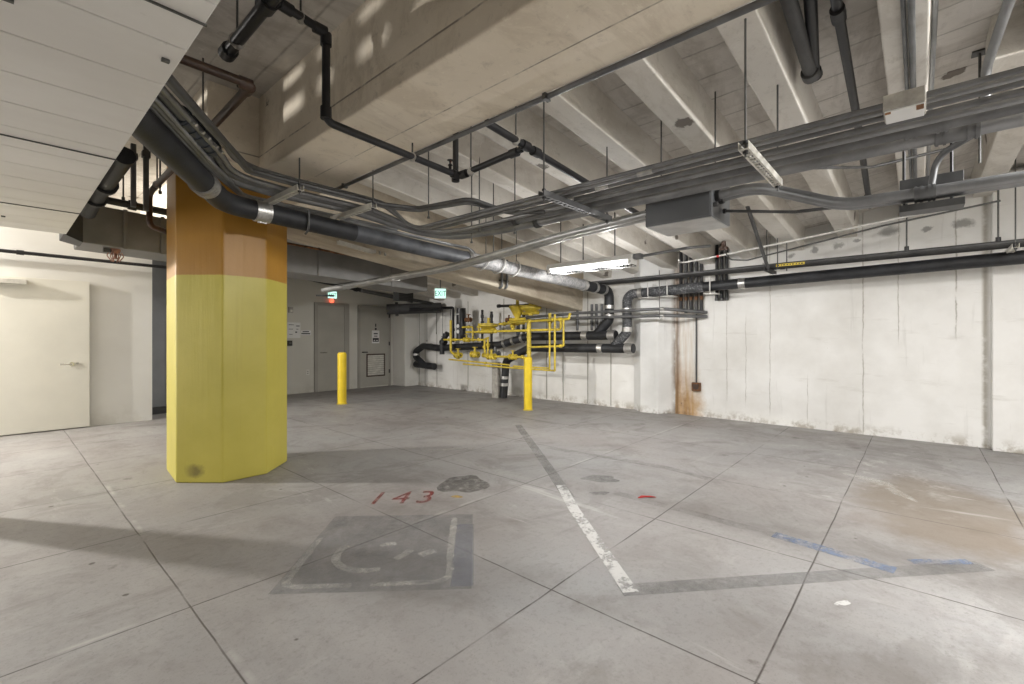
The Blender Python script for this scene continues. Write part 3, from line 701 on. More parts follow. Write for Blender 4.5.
# wall drain along the right wall
wd = pipe_with('wall_drain_pipe', 'long black pipe along the right wall under the dark conduits', 'pipe',
    [(7.3, -1.9, 2.19), (7.3, 2.5, 2.095)], .075, 0, 'cast_iron', [((7.3, 1.95, 2.105), (0, 1, 0), .09)])
o = pipe_with('wall_drain_pipe', 'speckled wrapped pipe bending down in front of the white pilaster', 'pipe',
    [(7.3, 2.5, 2.095), (7.3, 3.81, 2.06), (7.3, 3.81, 1.40), (7.28, 4.07, 1.13)], .082, .14, 'pipe_wrap',
    [((7.3, 3.55, 2.068), (0, 1, 0), .07), ((7.3, 3.81, 1.78), (0, 0, 1), .08), ((7.3, 3.81, 1.45), (0, 0, 1), .08)])
for yv, lab in ((3.05, 'white strap hanger on the wrapped pipe near the pilaster'), (2.38, 'white strap hanger where the wrapped pipe turns black'), (3.38, 'white strap hanger on the wrapped pipe over the pilaster corner')):
    o = thing('strap_hanger', lab, 'pipe hanger', (7.3, yv, 2.1))
    zc = 2.09
    MB().tube([(7.2, yv, zc + .13), (7.2, yv, zc - .1), (7.4, yv, zc - .1), (7.4, yv, zc + .13)], .009, .03, 8).build('strap', 'white_pipe', o)
    MB().box(7.18, yv - .09, zc - .118, 7.42, yv + .09, zc - .109).build('plate', 'white_metal', o)
# low horizontal mains
h1 = pipe_with('low_main_pipe', 'upper of the two black low pipes on the far right wall', 'pipe',
    [(7.3, 4.02, 1.35), (7.3, 6.05, 1.33), (7.3, 6.85, 1.15), (7.3, 8.9, 1.05), (7.42, 9.72, 1.09), (7.42, 10.05, .93), (7.42, 10.05, .80), (7.42, 9.7, .6)], .082, .15, 'cast_iron',
    [((7.3, 4.1, 1.35), (0, 1, 0), .14), ((7.3, 4.66, 1.345), (0, 1, 0), .12), ((7.3, 6.2, 1.30), (0, .9, -.2), .06), ((7.3, 6.45, 1.245), (0, .9, -.2), .06), ((7.3, 6.7, 1.185), (0, .9, -.2), .06), ((7.41, 9.45, 1.08), (0, 1, 0), .14), ((7.42, 10.05, .86), (0, 0, 1), .05)])
MB().tube([(7.42, 10.05, .6), (7.42, 9.25, .57)], .085, 0, 20).build('pipe_end', 'cast_iron', h1)
MB().tube([(7.35, DY, 1.62), (7.31, 4.45, 1.36)], .075, 0, 18).build('wye_branch', 'cast_iron', h1)
h2 = pipe_with('low_main_pipe', 'lower of two black low pipes on the far wall, turning down behind the bollard', 'pipe',
    [(7.25, 3.66, 1.12), (7.25, 5.95, 1.10), (7.25, 6.62, .82), (7.25, 6.7, .02)], .083, .18, 'cast_iron',
    [((7.25, 3.74, 1.12), (0, 1, 0), .14), ((7.25, 4.3, 1.115), (0, 1, 0), .10), ((7.25, 6.66, .45), (0, 0, 1), .06), ((7.25, 6.67, .3), (0, 0, 1), .06)])
MB().box(7.15, 6.78, 0, 7.25, 6.95, .78).build('support_leg', 'box_pale', h2)
# horizontal conduits over the low mains
for j, (pts, lab) in enumerate((([(7.72, 2.60, 1.72), (7.2, 3.1, 1.775), (7.2, 4.7, 1.765), (7.2, 6.2, 1.71)], 'upper grey conduit crossing the pilaster above the low pipes'),
                                ([(7.72, 2.60, 1.65), (7.2, 3.1, 1.665), (7.2, 4.7, 1.675), (7.2, 6.2, 1.65)], 'lower grey conduit crossing the pilaster above the low pipes'))):
    o = thing('cross_conduit', lab, 'conduit', pts[1]); MB().tube(pts, .026, .3, 12).build('tube', 'galvanized_dull', o)
    MB().tube([(7.2, 3.1, pts[1][2] - .0), (7.2, 3.16, pts[1][2])], .031, 0, 12).build('coupling', 'clamp_steel', o)
o = thing('conduit_hanger', 'rod hanger dropping to the two conduits in front of the pilaster', 'pipe hanger', (7.15, 3.15, 1.6))
MB().tube([(7.16, 3.16, 1.6), (7.16, 3.16, 2.4)], .006, 0, 8).build('hanger_rod', 'rod_steel', o); MB().box(7.15, 3.14, 1.6, 7.24, 3.18, 1.62).build('bracket', 'clamp_steel', o)

# ceiling-level dark conduits above the wall pipe ----------------------------------
for j, xv in enumerate((6.98, 7.06, 7.14, 7.22, 7.30)):
    lab = ('dark conduit over the wall pipe, furthest from the wall', 'second dark conduit from the room side over the wall pipe', 'middle dark conduit of the five over the wall pipe', 'fourth dark conduit from the room side over the wall pipe', 'dark conduit over the wall pipe, closest to the wall')[j]
    o = thing('dark_conduit', lab, 'conduit', (xv, 1.5, 2.27), 'dark conduits over the wall pipe')
    MB().tube([(xv, -1.9, 2.30), (xv, 4.7 - .06 * j, 2.275)], .022, 0, 10).build('tube', 'conduit_dark', o)
    MB().tube([(xv, .2 + .3 * j, 2.2865), (xv, .26 + .3 * j, 2.286)], .027, 0, 10).build('coupling', 'rod_steel', o)
o = thing('trapeze_hanger', 'slanted strut brace and rods holding the dark conduits beside the yellow tape', 'pipe hanger', (7.1, 1.5, 2.2))
strut(MB(), (6.9, 1.55, 2.21), (7.4, 1.55, 2.21)).build('strut_channel', 'conduit_dark', o)
b0, b1 = V((5.5, 1.42, 2.76)), V((6.92, 1.53, 2.25)); bx = V((.02, 0, 0)); bz = V((0, .012, .016))
MB().hexa([b0 - bx, b1 - bx, b1 + bx, b0 + bx], [b0 - bx + bz, b1 - bx + bz, b1 + bx + bz, b0 + bx + bz]).tube([b0, b1], .022, 0, 8).build('brace', 'conduit_dark', o)
for yv, xv in ((1.42, 6.95), (1.36, 7.2), (1.56, 7.0)): MB().tube([(xv, yv, 2.22), (xv, yv, zs(xv, yv))], .007, 0, 8).build('hanger_rod', 'rod_steel', o)
o = thing('yellow_label', 'yellow marker tape on the dark conduits above the wall pipe', 'label', (6.95, 1.28, 2.27))
MB().box(6.952, 1.11, 2.256, 6.957, 1.44, 2.29).build('tape', 'yellow_tape', o)
tb = MB()
for q in range(9): tb.box(6.950, 1.13 + q * .034, 2.265, 6.9525, 1.13 + q * .034 + (.012 if q % 3 else .02), 2.281)
tb.build('lettering', 'ink', o)
for yv, lab in ((.11, 'hanger rod with a ring on the dark conduits left of the far pier'), (-.62, 'long hanger rod on the dark conduits in front of the right-hand pier')):
    o = thing('hanger_rod', lab, 'hanger rod', (7.0, yv, 2.3))
    MB().tube([(7.0, yv, 2.27), (7.0, yv, zs(7.0, yv))], .008, 0, 8).build('rod', 'rod_steel', o); MB().tube([(7.0, yv, 2.31), (7.0, yv, 2.36)], .022, 0, 10).build('ring', 'black_iron', o)
trapeze('pale strut hanger on the wall pipe at the right-hand pier', (6.85, -.73, 2.215), (7.45, -.73, 2.215), [((6.88, -.73), zs(6.9, -.7))])

# conduits through the wall --------------------------------------------------------
for j in range(5):
    yv = 2.68 + .085 * j
    o = thing('wall_conduit', ('first', 'second', 'third', 'fourth', 'fifth')[j] + ' from the right of five dark vertical conduits in the rusty corner', 'conduit', (7.68, yv, 2.2), 'vertical conduits in the corner')
    MB().tube([(7.70, yv, 1.74 - .02 * (j % 2)), (7.70, yv, zs(7.7, yv) + .05)], .026, 0, 10).build('tube', 'conduit_dark' if j % 2 else 'black_iron', o)
    MB().tube([(7.70, yv, 1.93), (7.70, yv, 1.99)], .031, 0, 10).build('coupling', 'rust', o)
for j in range(3):
    yv = 2.29 + .075 * j
    o = thing('wall_conduit', ('first', 'second', 'third')[j] + ' from the right of three dark conduit stubs on the white wall', 'conduit', (7.70, yv, 2.2), 'vertical stubs on the white wall')
    MB().tube([(7.71, yv, 1.9), (7.71, yv, zs(7.7, yv) + .05)], .024, 0, 10).build('tube', 'black_iron', o)
    MB().tube([(7.71, yv, 1.9), (7.71, yv, 1.94)], .03, 0, 10).build('coupling', 'conduit_dark', o)
o = thing('wall_socket', 'small rusty socket box with a conduit on the stained wall', 'socket', (7.72, 2.77, .43))
MB().box(7.69, 2.70, .42, 7.75, 2.84, .56).build('housing', 'rust', o, bevel=.008)
MB().box(7.684, 2.725, .45, 7.69, 2.815, .535).build('cover', 'brown_paint', o, bevel=.003)
MB().tube([(7.725, 2.77, .56), (7.725, 2.77, 1.70)], .013, 0, 10).build('conduit', 'conduit_dark', o)
# white thin pipe below joists near the wall
o = thing('white_pipe', 'thin white pipe strung under the joist ends by the right wall', 'pipe', (7.3, 1.2, 2.66))
MB().tube([(6.7, 2.66, 2.45), (6.9, 2.72, 2.44), (6.95, 2.33, 2.475), (6.95, 1.14, 2.59), (6.95, .1, 2.70), (6.95, -.3, 2.73)], .014, .12, 10).build('tube', 'white_pipe', o)
MB().tube([(6.95, 2.2, 2.487), (6.95, 2.17, 2.49)], .02, 0, 10).build('red_band', 'red_plastic', o)
o = thing('thin_conduit', 'thin dark conduit crossing under the joists right of the grey box', 'conduit', (3.6, .8, 2.5))
MB().tube([(3.5, 1.05, 2.50), (3.9, .55, 2.52), (4.9, .3, 2.74), (5.2, -.2, 2.86)], .012, .2, 10).build('tube', 'conduit_dark', o)
MB().tube([(3.9, .55, 2.52), (3.9, .55, 2.55)], .018, 0, 8).build('clip', 'rod_steel', o)
o = thing('thin_conduit', 'thin dark conduit leaving the end of the grey box at mid height', 'conduit', (3.62, .9, 2.2))
MB().tube([(3.72, 1.13, 2.28), (3.70, .65, 2.18), (3.70, .35, 2.165)], .011, .1, 10).build('tube', 'conduit_dark', o)
MB().tube([(3.72, 1.11, 2.275), (3.72, 1.13, 2.28)], .02, 0, 8).build('hub', 'black_iron', o)
o = thing('thin_conduit', 'thin dark conduit running below the joist ends towards the right pier', 'conduit', (6.6, .8, 2.66))
MB().tube([(6.6, 2.0, 2.51), (6.6, 1.92, 2.36), (6.6, 1.7, 2.33), (6.6, .3, 2.56), (6.6, -.6, 2.66)], .010, .1, 10).build('tube', 'rod_steel', o)
MB().lathe((6.6, 2.0, 2.5), (0, 0, 1), [(.001, 0), (.06, .0), (.06, .04), (.03, .06), (.03, .12)]).build('round_box', 'brown_paint', o)

# ---------------------------------------------------------------- fluorescent light
FX = 4.96
o = thing('fluorescent_light', 'lit fluorescent strip light hanging below the joists', 'light', (FX, 3.1, 2.2))
q = [(-.075, 0), (.075, 0), (.05, .06), (-.05, .06)]
MB().extrude(q, (FX, 2.5, 2.225), (1, 0, 0), (0, 0, 1), (0, 1.24, 0)).build('housing', 'white_metal', o)
for xv in (-.04, .04): MB().tube([(FX + xv, 2.52, 2.198), (FX + xv, 3.72, 2.198)], .021, 0, 12).build('tube', 'tube_glow', o)
gd = MB()
for i in range(26): gd.tube([(FX - .078, 2.51 + i * .0485, 2.2), (FX - .06, 2.51 + i * .0485, 2.16), (FX + .06, 2.51 + i * .0485, 2.16), (FX + .078, 2.51 + i * .0485, 2.2)], .006, .01, 6)
for xv in (-.06, .06): gd.tube([(FX + xv, 2.5, 2.15), (FX + xv, 3.74, 2.15)], .0035, 0, 6)
gd.build('wire_guard', 'black_plastic', o)
for yv in (2.52, 3.70): MB().box(FX - .078, yv - .02, 2.165, FX + .078, yv + .02, 2.225).build('end_cap', 'white_metal', o)
for yv in (2.75, 3.2, 3.55): MB().tube([(FX, yv, 2.285), (FX, yv, zs(FX, yv))], .008, 0, 8).build('hanger_rod', 'rod_steel', o)
o = thing('light_conduit', 'grey conduit feeding the fluorescent light from the right', 'conduit', (4.96, 2.2, 2.27))
MB().tube([(4.96, 2.48, 2.235), (4.96, 2.38, 2.25), (4.96, 1.86, 2.275), (5.3, 1.75, 2.33)], .016, .1, 10).build('tube', 'galvanized_dull', o)
MB().box(4.92, 2.40, 2.22, 5.0, 2.49, 2.28).build('box', 'galvanized_dull', o, bevel=.004)

# ---------------------------------------------------------------- sprinkler and ceiling pipes
def black_pipe(name, label, pts, r, fillet, fittings=(), mat='black_iron', cat='pipe', hangers=()):
    o = thing(name, label, cat, pts[0]); MB().tube(pts, r, fillet, 14).build('pipe', mat, o)
    for p, d in fittings:
        p, d = V(p), V(d).normalized(); MB().tube([p - d * .035, p + d * .035], r * 1.35, 0, 14).build('fitting', mat, o)
    for p, zt in hangers:
        MB().tube([V(p) + V((0, 0, r)), (p[0], p[1], zt)], .006, 0, 8).build('hanger_rod', 'rod_steel', o)
        MB().tube([V(p) - V((.012, .012, 0)), V(p) + V((.012, .012, 0))], r * 1.2, 0, 12).build('ring', 'clamp_steel', o)
    return o
black_pipe('sprinkler_main', 'fat black sprinkler pipe high above the white soffit edge', [(.9, 1.6, 2.98), (.9, 3.05, 2.98)], .034, 0, [((.9, 2.45, 2.98), (0, 1, 0)), ((.9, 3.03, 2.98), (0, 1, 0))], hangers=[((.9, 2.88, 2.98), 3.34)])
black_pipe('sprinkler_branch', 'black sprinkler branch dropping beside the beam and running under it', [(.9, 2.47, 3.02), (.95, 2.60, 3.13), (1.31, 2.66, 3.13), (1.31, 2.66, 2.60), (2.46, 2.76, 2.60), (2.50, 2.13, 2.655)], .024, .05,
           [((1.06, 2.62, 3.13), (1, .15, 0)), ((1.27, 2.655, 3.13), (1, 0, 0)), ((1.31, 2.66, 3.09), (0, 0, 1)), ((1.31, 2.66, 2.65), (0, 0, 1)), ((2.42, 2.757, 2.60), (1, .08, 0)), ((2.46, 2.70, 2.60), (0, 1, 0)), ((2.495, 2.2, 2.645), (0, 1, 0))],
           hangers=[((1.15, 2.64, 3.13), 3.34), ((1.98, 2.72, 2.60), 2.7), ((2.46, 2.62, 2.60), 2.98)])
black_pipe('sprinkler_riser', 'short black riser standing on the sprinkler tee beyond the beam', [(2.46, 2.80, 2.60), (2.46, 2.80, 3.28)], .024, 0, [((2.46, 2.80, 2.6), (0, 0, 1))])
black_pipe('sprinkler_line', 'black sprinkler line running away under the joist beyond the beam', [(2.11, 2.1, 2.70), (4.6, 2.1, 2.515)], .026, 0, [((2.5, 2.1, 2.671), (1, 0, 0)), ((2.62, 2.1, 2.662), (1, 0, 0))], hangers=[((2.40, 2.1, 2.678), 3.28)])
o = thing('upright_sprinkler', 'upright sprinkler head on the black branch near the tee', 'sprinkler', (2.36, 2.75, 2.62))
MB().lathe((2.36, 2.75, 2.62), (0, 0, 1), [(.012, 0), (.012, .03), (.02, .035), (.008, .05), (.008, .07), (.024, .072), (.024, .076), (0, .077)], 12).build('head', 'black_iron', o)
MB().tube([(2.36, 2.75, 2.655), (2.36, 2.735, 2.68), (2.36, 2.75, 2.695)], .003, .005, 6).build('frame', 'copper', o)
black_pipe('brown_pipe', 'brown painted pipe bending out from the soffit edge and past the column', [(.3, 2.96, 2.8), (1.0, 2.96, 2.8), (.985, 5.5, 2.72), (.985, 5.62, 2.70), (.985, 5.62, 2.40), (1.3, 5.9, 2.38)], .026, .06,
           [((.97, 2.97, 2.8), (1, 0, 0)), ((1.0, 3.02, 2.8), (0, 1, 0))], 'brown_paint', hangers=[((.995, 3.9, 2.77), 3.34), ((.986, 5.3, 2.727), 3.34)])
black_pipe('vent_pipe', 'grey-brown pipe hanging down-slope with an open collar near the top edge', [(2.3, .5, 3.1), (3.55, .53, 3.02)], .038, 0, [((3.52, .53, 3.022), (1, 0, -.06))], 'conduit_dark')
black_pipe('vent_pipe', 'black pipe returning up from the open collar near the top edge', [(3.6, .52, 3.04), (2.6, .40, 3.12), (2.1, .36, 3.14)], .032, 0, [((3.57, .516, 3.042), (1, 0, -.06))])
black_pipe('slope_pipe', 'black pipe with a collar passing over the conduit rack left of the centre joist', [(2.1, .30, 3.12), (2.95, .325, 3.06), (4.4, .36, 3.0), (6.9, .44, 2.86)], .026, 0, [((3.05, .33, 3.055), (1, 0, -.06)), ((6.5, .43, 2.885), (1, 0, -.06)), ((3.0, .327, 3.05), (1, 0, 0))])
black_pipe('steel_pipe', 'bright steel pipe slanting down at the top right corner', [(3.2, -.36, 3.06), (3.95, -.30, 2.92), (4.1, -.31, 2.6)], .024, .1, [((3.3, -.352, 3.04), (1, 0, -.15))], 'galvanized')
o = thing('hanger_rod', 'thin hanger rod between the centre joist and the bright steel pipe', 'hanger rod', (4.48, -.31, 2.9)); MB().tube([(4.48, -.31, 2.5), (4.48, -.31, zs(4.48, -.31))], .008, 0, 8).build('rod', 'rod_steel', o); MB().box(4.44, -.35, zs(4.48, -.31) - .012, 4.52, -.27, zs(4.48, -.31)).build('plate', 'rod_steel', o)
# conduit along the lower arris of the beam
o = thing('beam_conduit', 'grey conduit clipped along the lower edge of the big beam', 'conduit', (2.09, 1.5, 2.69))
MB().tube([(2.095, -1.5, 2.684), (2.095, 4.1, 2.684)], .016, 0, 10).build('tube', 'galvanized_dull', o)
for yv in (.4, 1.6, 2.9, 3.9): MB().box(2.07, yv - .012, 2.664, 2.12, yv + .012, 2.70).build('clip', 'rod_steel', o)
# girder conduits with clamps
o = thing('girder_conduits', 'two short conduits strapped to the side of the sloping girder', 'conduit', (5.0, 4.93, 2.3))
for xv in (5.30, 5.42): MB().tube([(xv, 4.93, 2.55), (xv, 4.93, 2.12), (xv, 4.99, 2.09)], .02, .03, 10).build('tube', 'galvanized_dull', o)
MB().box(5.26, 4.925, 2.2, 5.46, 4.96, 2.22).build('strap', 'rod_steel', o)
o = thing('girder_clamp', 'pale strut with bolts under the girder near the column', 'bracket', (2.9, 4.95, 2.37))
strut(MB(), (2.55, 4.90, 2.36), (3.0, 4.90, 2.31)).build('strut_channel', 'strut_steel', o)
bl = MB()
for q in range(4): bl.tube([(2.95 + .07 * q, 4.9, 2.33 - .008 * q), (2.95 + .07 * q, 4.9, 2.37 - .008 * q)], .014, 0, 8)
bl.build('bolts', 'clamp_steel', o)

# ---------------------------------------------------------------- sheet metal duct at the back left
o = thing('sheet_metal_duct', 'grey sheet-metal duct crossing behind the yellow column', 'duct', (1, 6.5, 2.26))
dp = MB().hexa([(.55, 6.3, 2.265), (4.9, 6.3, 2.098), (4.9, 6.9, 2.098), (.55, 6.9, 2.265)], [(.55, 6.3, 2.67), (4.9, 6.3, 2.483), (4.9, 6.9, 2.483), (.55, 6.9, 2.67)]).build('duct_body', 'grey_duct', o, bevel=.01)
for xv in (.9, 1.22, 3.0, 4.2):
    zo = -.0383 * (xv - .55); MB().box(xv - .018, 6.285, 2.258 + zo, xv + .018, 6.3, 2.675 + zo).build('seam', 'grey_duct', o, bevel=.003)
MB().hexa([(.42, 6.13, 2.30), (.57, 6.29, 2.262), (.57, 6.6, 2.262), (.42, 6.6, 2.30)], [(.42, 6.13, 2.34), (.57, 6.29, 2.66), (.57, 6.6, 2.66), (.42, 6.6, 2.5)]).build('transition', 'dark_duct', o)
black_pipe('duct_top_pipe', 'black pipe lying along the top of the grey duct', [(.5, 6.25, 2.73), (4.9, 6.25, 2.54)], .038, 0, [((.95, 6.25, 2.71), (1, 0, -.04))])
black_pipe('red_brown_pipe', 'thin rust-coloured pipe along the duct behind the girder', [(2.1, 6.2, 2.56), (5.5, 6.2, 2.42)], .014, 0, [((3.2, 6.2, 2.515), (1, 0, 0))], 'rust')
black_pipe('stub_pipe', 'short fat black pipe with couplings tucked under the soffit edge', [(.57, 4.0, 2.53), (.56, 5.5, 2.5), (.56, 5.8, 2.47)], .06, 0, [((.565, 4.8, 2.512), (0, 1, 0)), ((.56, 5.3, 2.504), (0, 1, 0))], 'cast_iron')
for xv, yv, lab in ((.86, 5.6, 'grey vertical strut above the duct nearest the soffit'), (.93, 5.45, 'taller grey vertical strut above the duct')):
    o = thing('vertical_strut', lab, 'strut', (xv, yv, 2.7)); MB().box(xv - .02, yv - .02, 2.55 if yv > 5.5 else 2.5, xv + .02, yv + .02, 3.15).build('channel', 'galvanized_dull', o, bevel=.003); MB().box(xv - .03, yv - .03, 3.0, xv + .03, yv + .03, 3.06).build('clamp', 'rod_steel', o)
for xv, yv, lab in ((.80, 5.7, 'thin rod hanging beside the vertical struts over the duct'), (.99, 5.2, 'thin rod hanging over the duct near the column')):
    o = thing('hanger_rod', lab, 'hanger rod', (xv, yv, 3.34)); MB().tube([(xv, yv, 2.62), (xv, yv, 3.34)], .007, 0, 8).build('rod', 'rod_steel', o); MB().tube([(xv, yv, 2.62), (xv, yv, 2.65)], .014, 0, 8).build('nut', 'rod_steel', o)
o = thing('pendant_sprinkler', 'caged pendant sprinkler head under the grey duct', 'sprinkler', (.84, 6.5, 2.2))
MB().lathe((.84, 6.45, 2.27), (0, 0, -1), [(.045, 0), (.045, .04), (.03, .06), (.015, .065), (.015, .11), (.035, .115), (.035, .12), (0, .121)], 14).build('head', 'copper', o)
cg = MB()
for k in range(6):
    a = k * math.pi / 3; u = V((math.cos(a), math.sin(a), 0))
    cg.tube([V((.84, 6.45, 2.22)) + u * .05, V((.84, 6.45, 2.18)) + u * .07, V((.84, 6.45, 2.12)) + u * .03], .005, .02, 6)
cg.build('cage', 'copper', o)
MB().box(.74, 6.42, 2.21, .80, 6.48, 2.25).build('clip', 'rod_steel', o)
black_pipe('wall_cable_pipe', 'long thin dark pipe running high along the left wall', [(-1.5, 8.98, 2.46), (2.6, 8.98, 2.42)], .024, 0, [((.2, 8.98, 2.443), (1, 0, 0))])
# dim services over the doors
black_pipe('door_pipe', 'dark pipe sloping above the back doors, upper', [(4.2, 9.9, 2.62), (7.2, 9.9, 2.26)], .045, 0, [((5.6, 9.9, 2.452), (1, 0, -.12))])
black_pipe('door_pipe', 'dark pipe sloping above the back doors, lower and nearer the exit sign', [(5.4, 9.3, 2.36), (7.4, 9.3, 2.18)], .04, 0, [((6.4, 9.3, 2.27), (1, 0, -.1))], 'conduit_dark')
black_pipe('door_pipe', 'short dark rod beside the lit exit sign over the grey door', [(3.86, 8.2, 2.076), (4.27, 8.35, 2.105)], .014, 0, [((4.2, 8.324, 2.10), (1, .35, .07))])
black_pipe('round_duct', 'fat dark round duct ending above the louvred door', [(6.5, 10.0, 2.02), (7.6, 9.2, 2.08)], .13, 0, [((6.7, 9.86, 2.03), (1.1, -.8, .05))], 'dark_duct', 'duct')
o = thing('duct_grille', 'black square grille on the ceiling left of the hanging exit sign', 'grille', (6.0, 8.6, 2.15))
MB().box(5.85, 8.55, 2.13, 6.25, 8.75, 2.36).build('housing', 'black_plastic', o, bevel=.005)
gl = MB()
for k in range(6): gl.box(5.87, 8.535, 2.15 + k * .034, 6.23, 8.55, 2.162 + k * .034)
gl.build('louvres', 'dark_duct', o)
for k, yv in enumerate((8.7, 9.1)):
    black_pipe('sprinkler_cross_pipe', ('dark cross pipe under the dim back ceiling, nearer', 'dark cross pipe under the dim back ceiling, further')[k], [(6.9, 8.4 - .0, 1.95 + .05 * k), (6.9, 10.6, 2.02 + .05 * k)], .03, 0, [((6.9, yv, 1.96 + .05 * k), (0, 1, 0))])

# ---------------------------------------------------------------- yellow gas piping
def gas(label, pts, r=.02, fillet=.04, fit=(), mat='yellow_gas', group='yellow gas pipes'):
    o = thing('gas_pipe', label, 'gas pipe', pts[0], group); MB().tube(pts, r, fillet, 12).build('pipe', mat, o)
    for p in fit: MB().lathe(V(p) - V((0, .035, 0)), (0, 1, 0), [(r * 1.1, 0), (r * 1.7, .01), (r * 1.7, .06), (r * 1.1, .07)], 12).build('fitting', mat, o)
    return o
GX = 6.9
gas('topmost yellow gas pipe with a stub turned up at its right end', [(GX, 6.25, 1.615), (GX, 4.76, 1.648), (GX, 4.73, 1.75)], .024, .03, [(GX, 5.69, 1.63), (GX, 4.95, 1.642), (GX, 5.1, 1.64)])
gas('second yellow gas pipe, joined up to the topmost one at the right', [(GX, 7.5, 1.43), (GX, 4.94, 1.457), (GX, 4.93, 1.63)], .024, .04, [(GX, 5.72, 1.45), (GX, 6.6, 1.44)])
gas('long thin yellow drop pipe, left of the close pair', [(GX - .03, 5.171, 1.60), (GX - .03, 5.171, .71)], .018, 0)
gas('long thin yellow drop pipe, right of the close pair', [(GX - .03, 5.051, 1.74), (GX - .03, 5.051, .69)], .02, 0)
gas('yellow drop pipe furthest right, bending to a short level run', [(GX - .03, 4.854, 1.63), (GX - .03, 4.854, 1.155), (GX - .03, 5.66, 1.12)], .019, .03, [(GX - .03, 4.92, 1.152)])
gas('lowest yellow-brown gas pipe near the floor behind the bollard', [(GX, 5.07, .69), (GX, 6.25, .70), (GX, 7.6, .72)], .017, 0, [(GX, 6.8, .71)])
gas('short lower yellow pipe ending under the drop pair', [(GX, 5.19, .73), (GX, 6.1, .735)], .016, 0)
o = gas('yellow standpipe rising behind the top of the bollard', [(GX, 5.697, .60), (GX, 5.697, 1.63)], .042, 0)
for zv in (.9, 1.0, 1.15, 1.3, 1.42): MB().tube([(GX, 5.697, zv), (GX, 5.697, zv + .03)], .05, 0, 12).build('coupling', 'yellow_gas', o)
gas('yellow pipe with valves between the low black pipes', [(GX, 5.80, .92), (GX, 6.15, .92), (GX, 6.75, .91)], .024, 0, [(GX, 5.86, .92), (GX, 6.05, .92)])
gas('yellow level pipe left of the funnel regulators', [(7.1, 7.0, 1.31), (7.1, 7.15, 1.26), (7.1, 8.5, 1.26)], .022, .05, [(7.1, 7.3, 1.26), (7.1, 7.5, 1.26), (7.1, 8.1, 1.26), (7.1, 8.3, 1.26)])
gas('yellow vertical pipe at the far left of the gas piping', [(7.1, 8.25, 1.72), (7.1, 8.25, .98), (7.1, 8.0, .86)], .03, .06, [(7.1, 8.0, .86)])
gas('yellow-brown bottom pipe at the far left of the gas piping', [(7.0, 8.2, .80), (7.0, 6.3, .745)], .018, 0, [(7.0, 7.0, .76)])
def valve(label, c, s=1.0, wheel=True, mat='yellow_gas', cat='valve'):
    o = thing('gas_valve', label, cat, c, 'gas valves'); c = V(c)
    MB().lathe(c - V((0, .09 * s, 0)), (0, 1, 0), [(.02, 0), (.06 * s, .0), (.06 * s, .02), (.035 * s, .03), (.065 * s, .09 * s), (.035 * s, .15 * s), (.06 * s, .16 * s), (.06 * s, .18 * s), (.02, .18 * s)], 14).build('body', mat, o)
    MB().tube([c, c + V((0, 0, .13 * s))], .022 * s, 0, 10).build('bonnet', mat, o)
    if wheel: MB().lathe(c + V((0, 0, .13 * s)), (0, 0, 1), [(.0, 0), (.055 * s, 0), (.055 * s, .012), (0, .012)], 14).build('hand_wheel', mat, o)
    return o
valve('yellow valve low at the far left of the gas piping', (7.15, 8.05, .90), 1.1)
valve('second yellow valve from the left on the low gas pipe', (7.12, 7.45, .93), 1.2)
valve('small yellow valve beside the grey valve body', (7.1, 7.1, .92), .8, False)
valve('yellow valve left end of the pipe behind the bollard', (GX, 6.72, .91), 1.15, False)
valve('yellow valve on the pipe just behind the bollard top', (GX, 6.12, .92), .95)
valve('dark grey valve body between the yellow valves', (7.15, 6.85, .95), 1.2, False, 'box_grey')
valve('yellow valve on the level pipe at mid height', (7.1, 7.7, 1.26), .9)
for c, r, h, lab, cone in (((7.1, 6.17, 1.83), .17, .3, 'tall yellow funnel-shaped gas regulator', True), ((7.1, 5.82, 1.88), .22, .16, 'flat wide yellow gas regulator right of the tall one', False), ((7.1, 7.0, 1.55), .22, .14, 'flat yellow gas regulator left of the tall one', False)):
    o = thing('gas_regulator', lab, 'regulator', c, 'yellow gas regulators'); c = V(c)
    if cone: MB().lathe(c - V((0, 0, h / 2)), (0, 0, 1), [(0, 0), (.05, 0), (.06, .05), (r, h * .8), (r, h * .93), (r * .5, h), (0, h)], 20).build('body', 'yellow_gas', o)
    else: MB().lathe(c - V((0, 0, h / 2)), (0, 0, 1), [(0, -.05), (.05, -.05), (.06, 0), (r, h * .55), (r, h * .75), (r * .6, h), (0, h)], 20).build('body', 'yellow_gas', o)
    MB().lathe(c + V((0, 0, h * .3)), (0, 0, 1), [(r * 1.06, 0), (r * 1.06, .02), (r, .02)], 20).build('flange', 'yellow_gas', o)
    MB().tube([c + V((0, 0, h / 2)), c + V((0, 0, h / 2 + .12))], .035, 0, 12).build('spring_stem', 'yellow_gas', o)
    MB().tube([c - V((0, .2, h / 2 + .0)), c + V((0, .2, -h / 2))], .035, 0, 12).build('pipe_body', 'yellow_gas', o)
o = thing('gas_bracket', 'yellow bracket frame under the flat left regulator', 'bracket', (7.05, 7.0, 1.4))
MB().tube([(7.05, 7.25, 1.62), (7.05, 7.25, 1.42), (7.05, 6.8, 1.42)], .024, .02, 8).build('bar', 'yellow_gas', o); MB().box(7.03, 7.15, 1.52, 7.08, 7.3, 1.56).build('clip', 'yellow_gas', o)
gas('short yellow drop joining the level pipe to the low valves, first of two', [(7.1, 7.12, 1.25), (7.1, 7.12, .96)], .024, 0, [(7.1, 7.12, 1.1)])
gas('short yellow drop joining the level pipe to the low valves, second of two', [(7.1, 7.02, 1.28), (7.1, 7.02, .96)], .022, 0, [(7.1, 7.02, 1.15)])
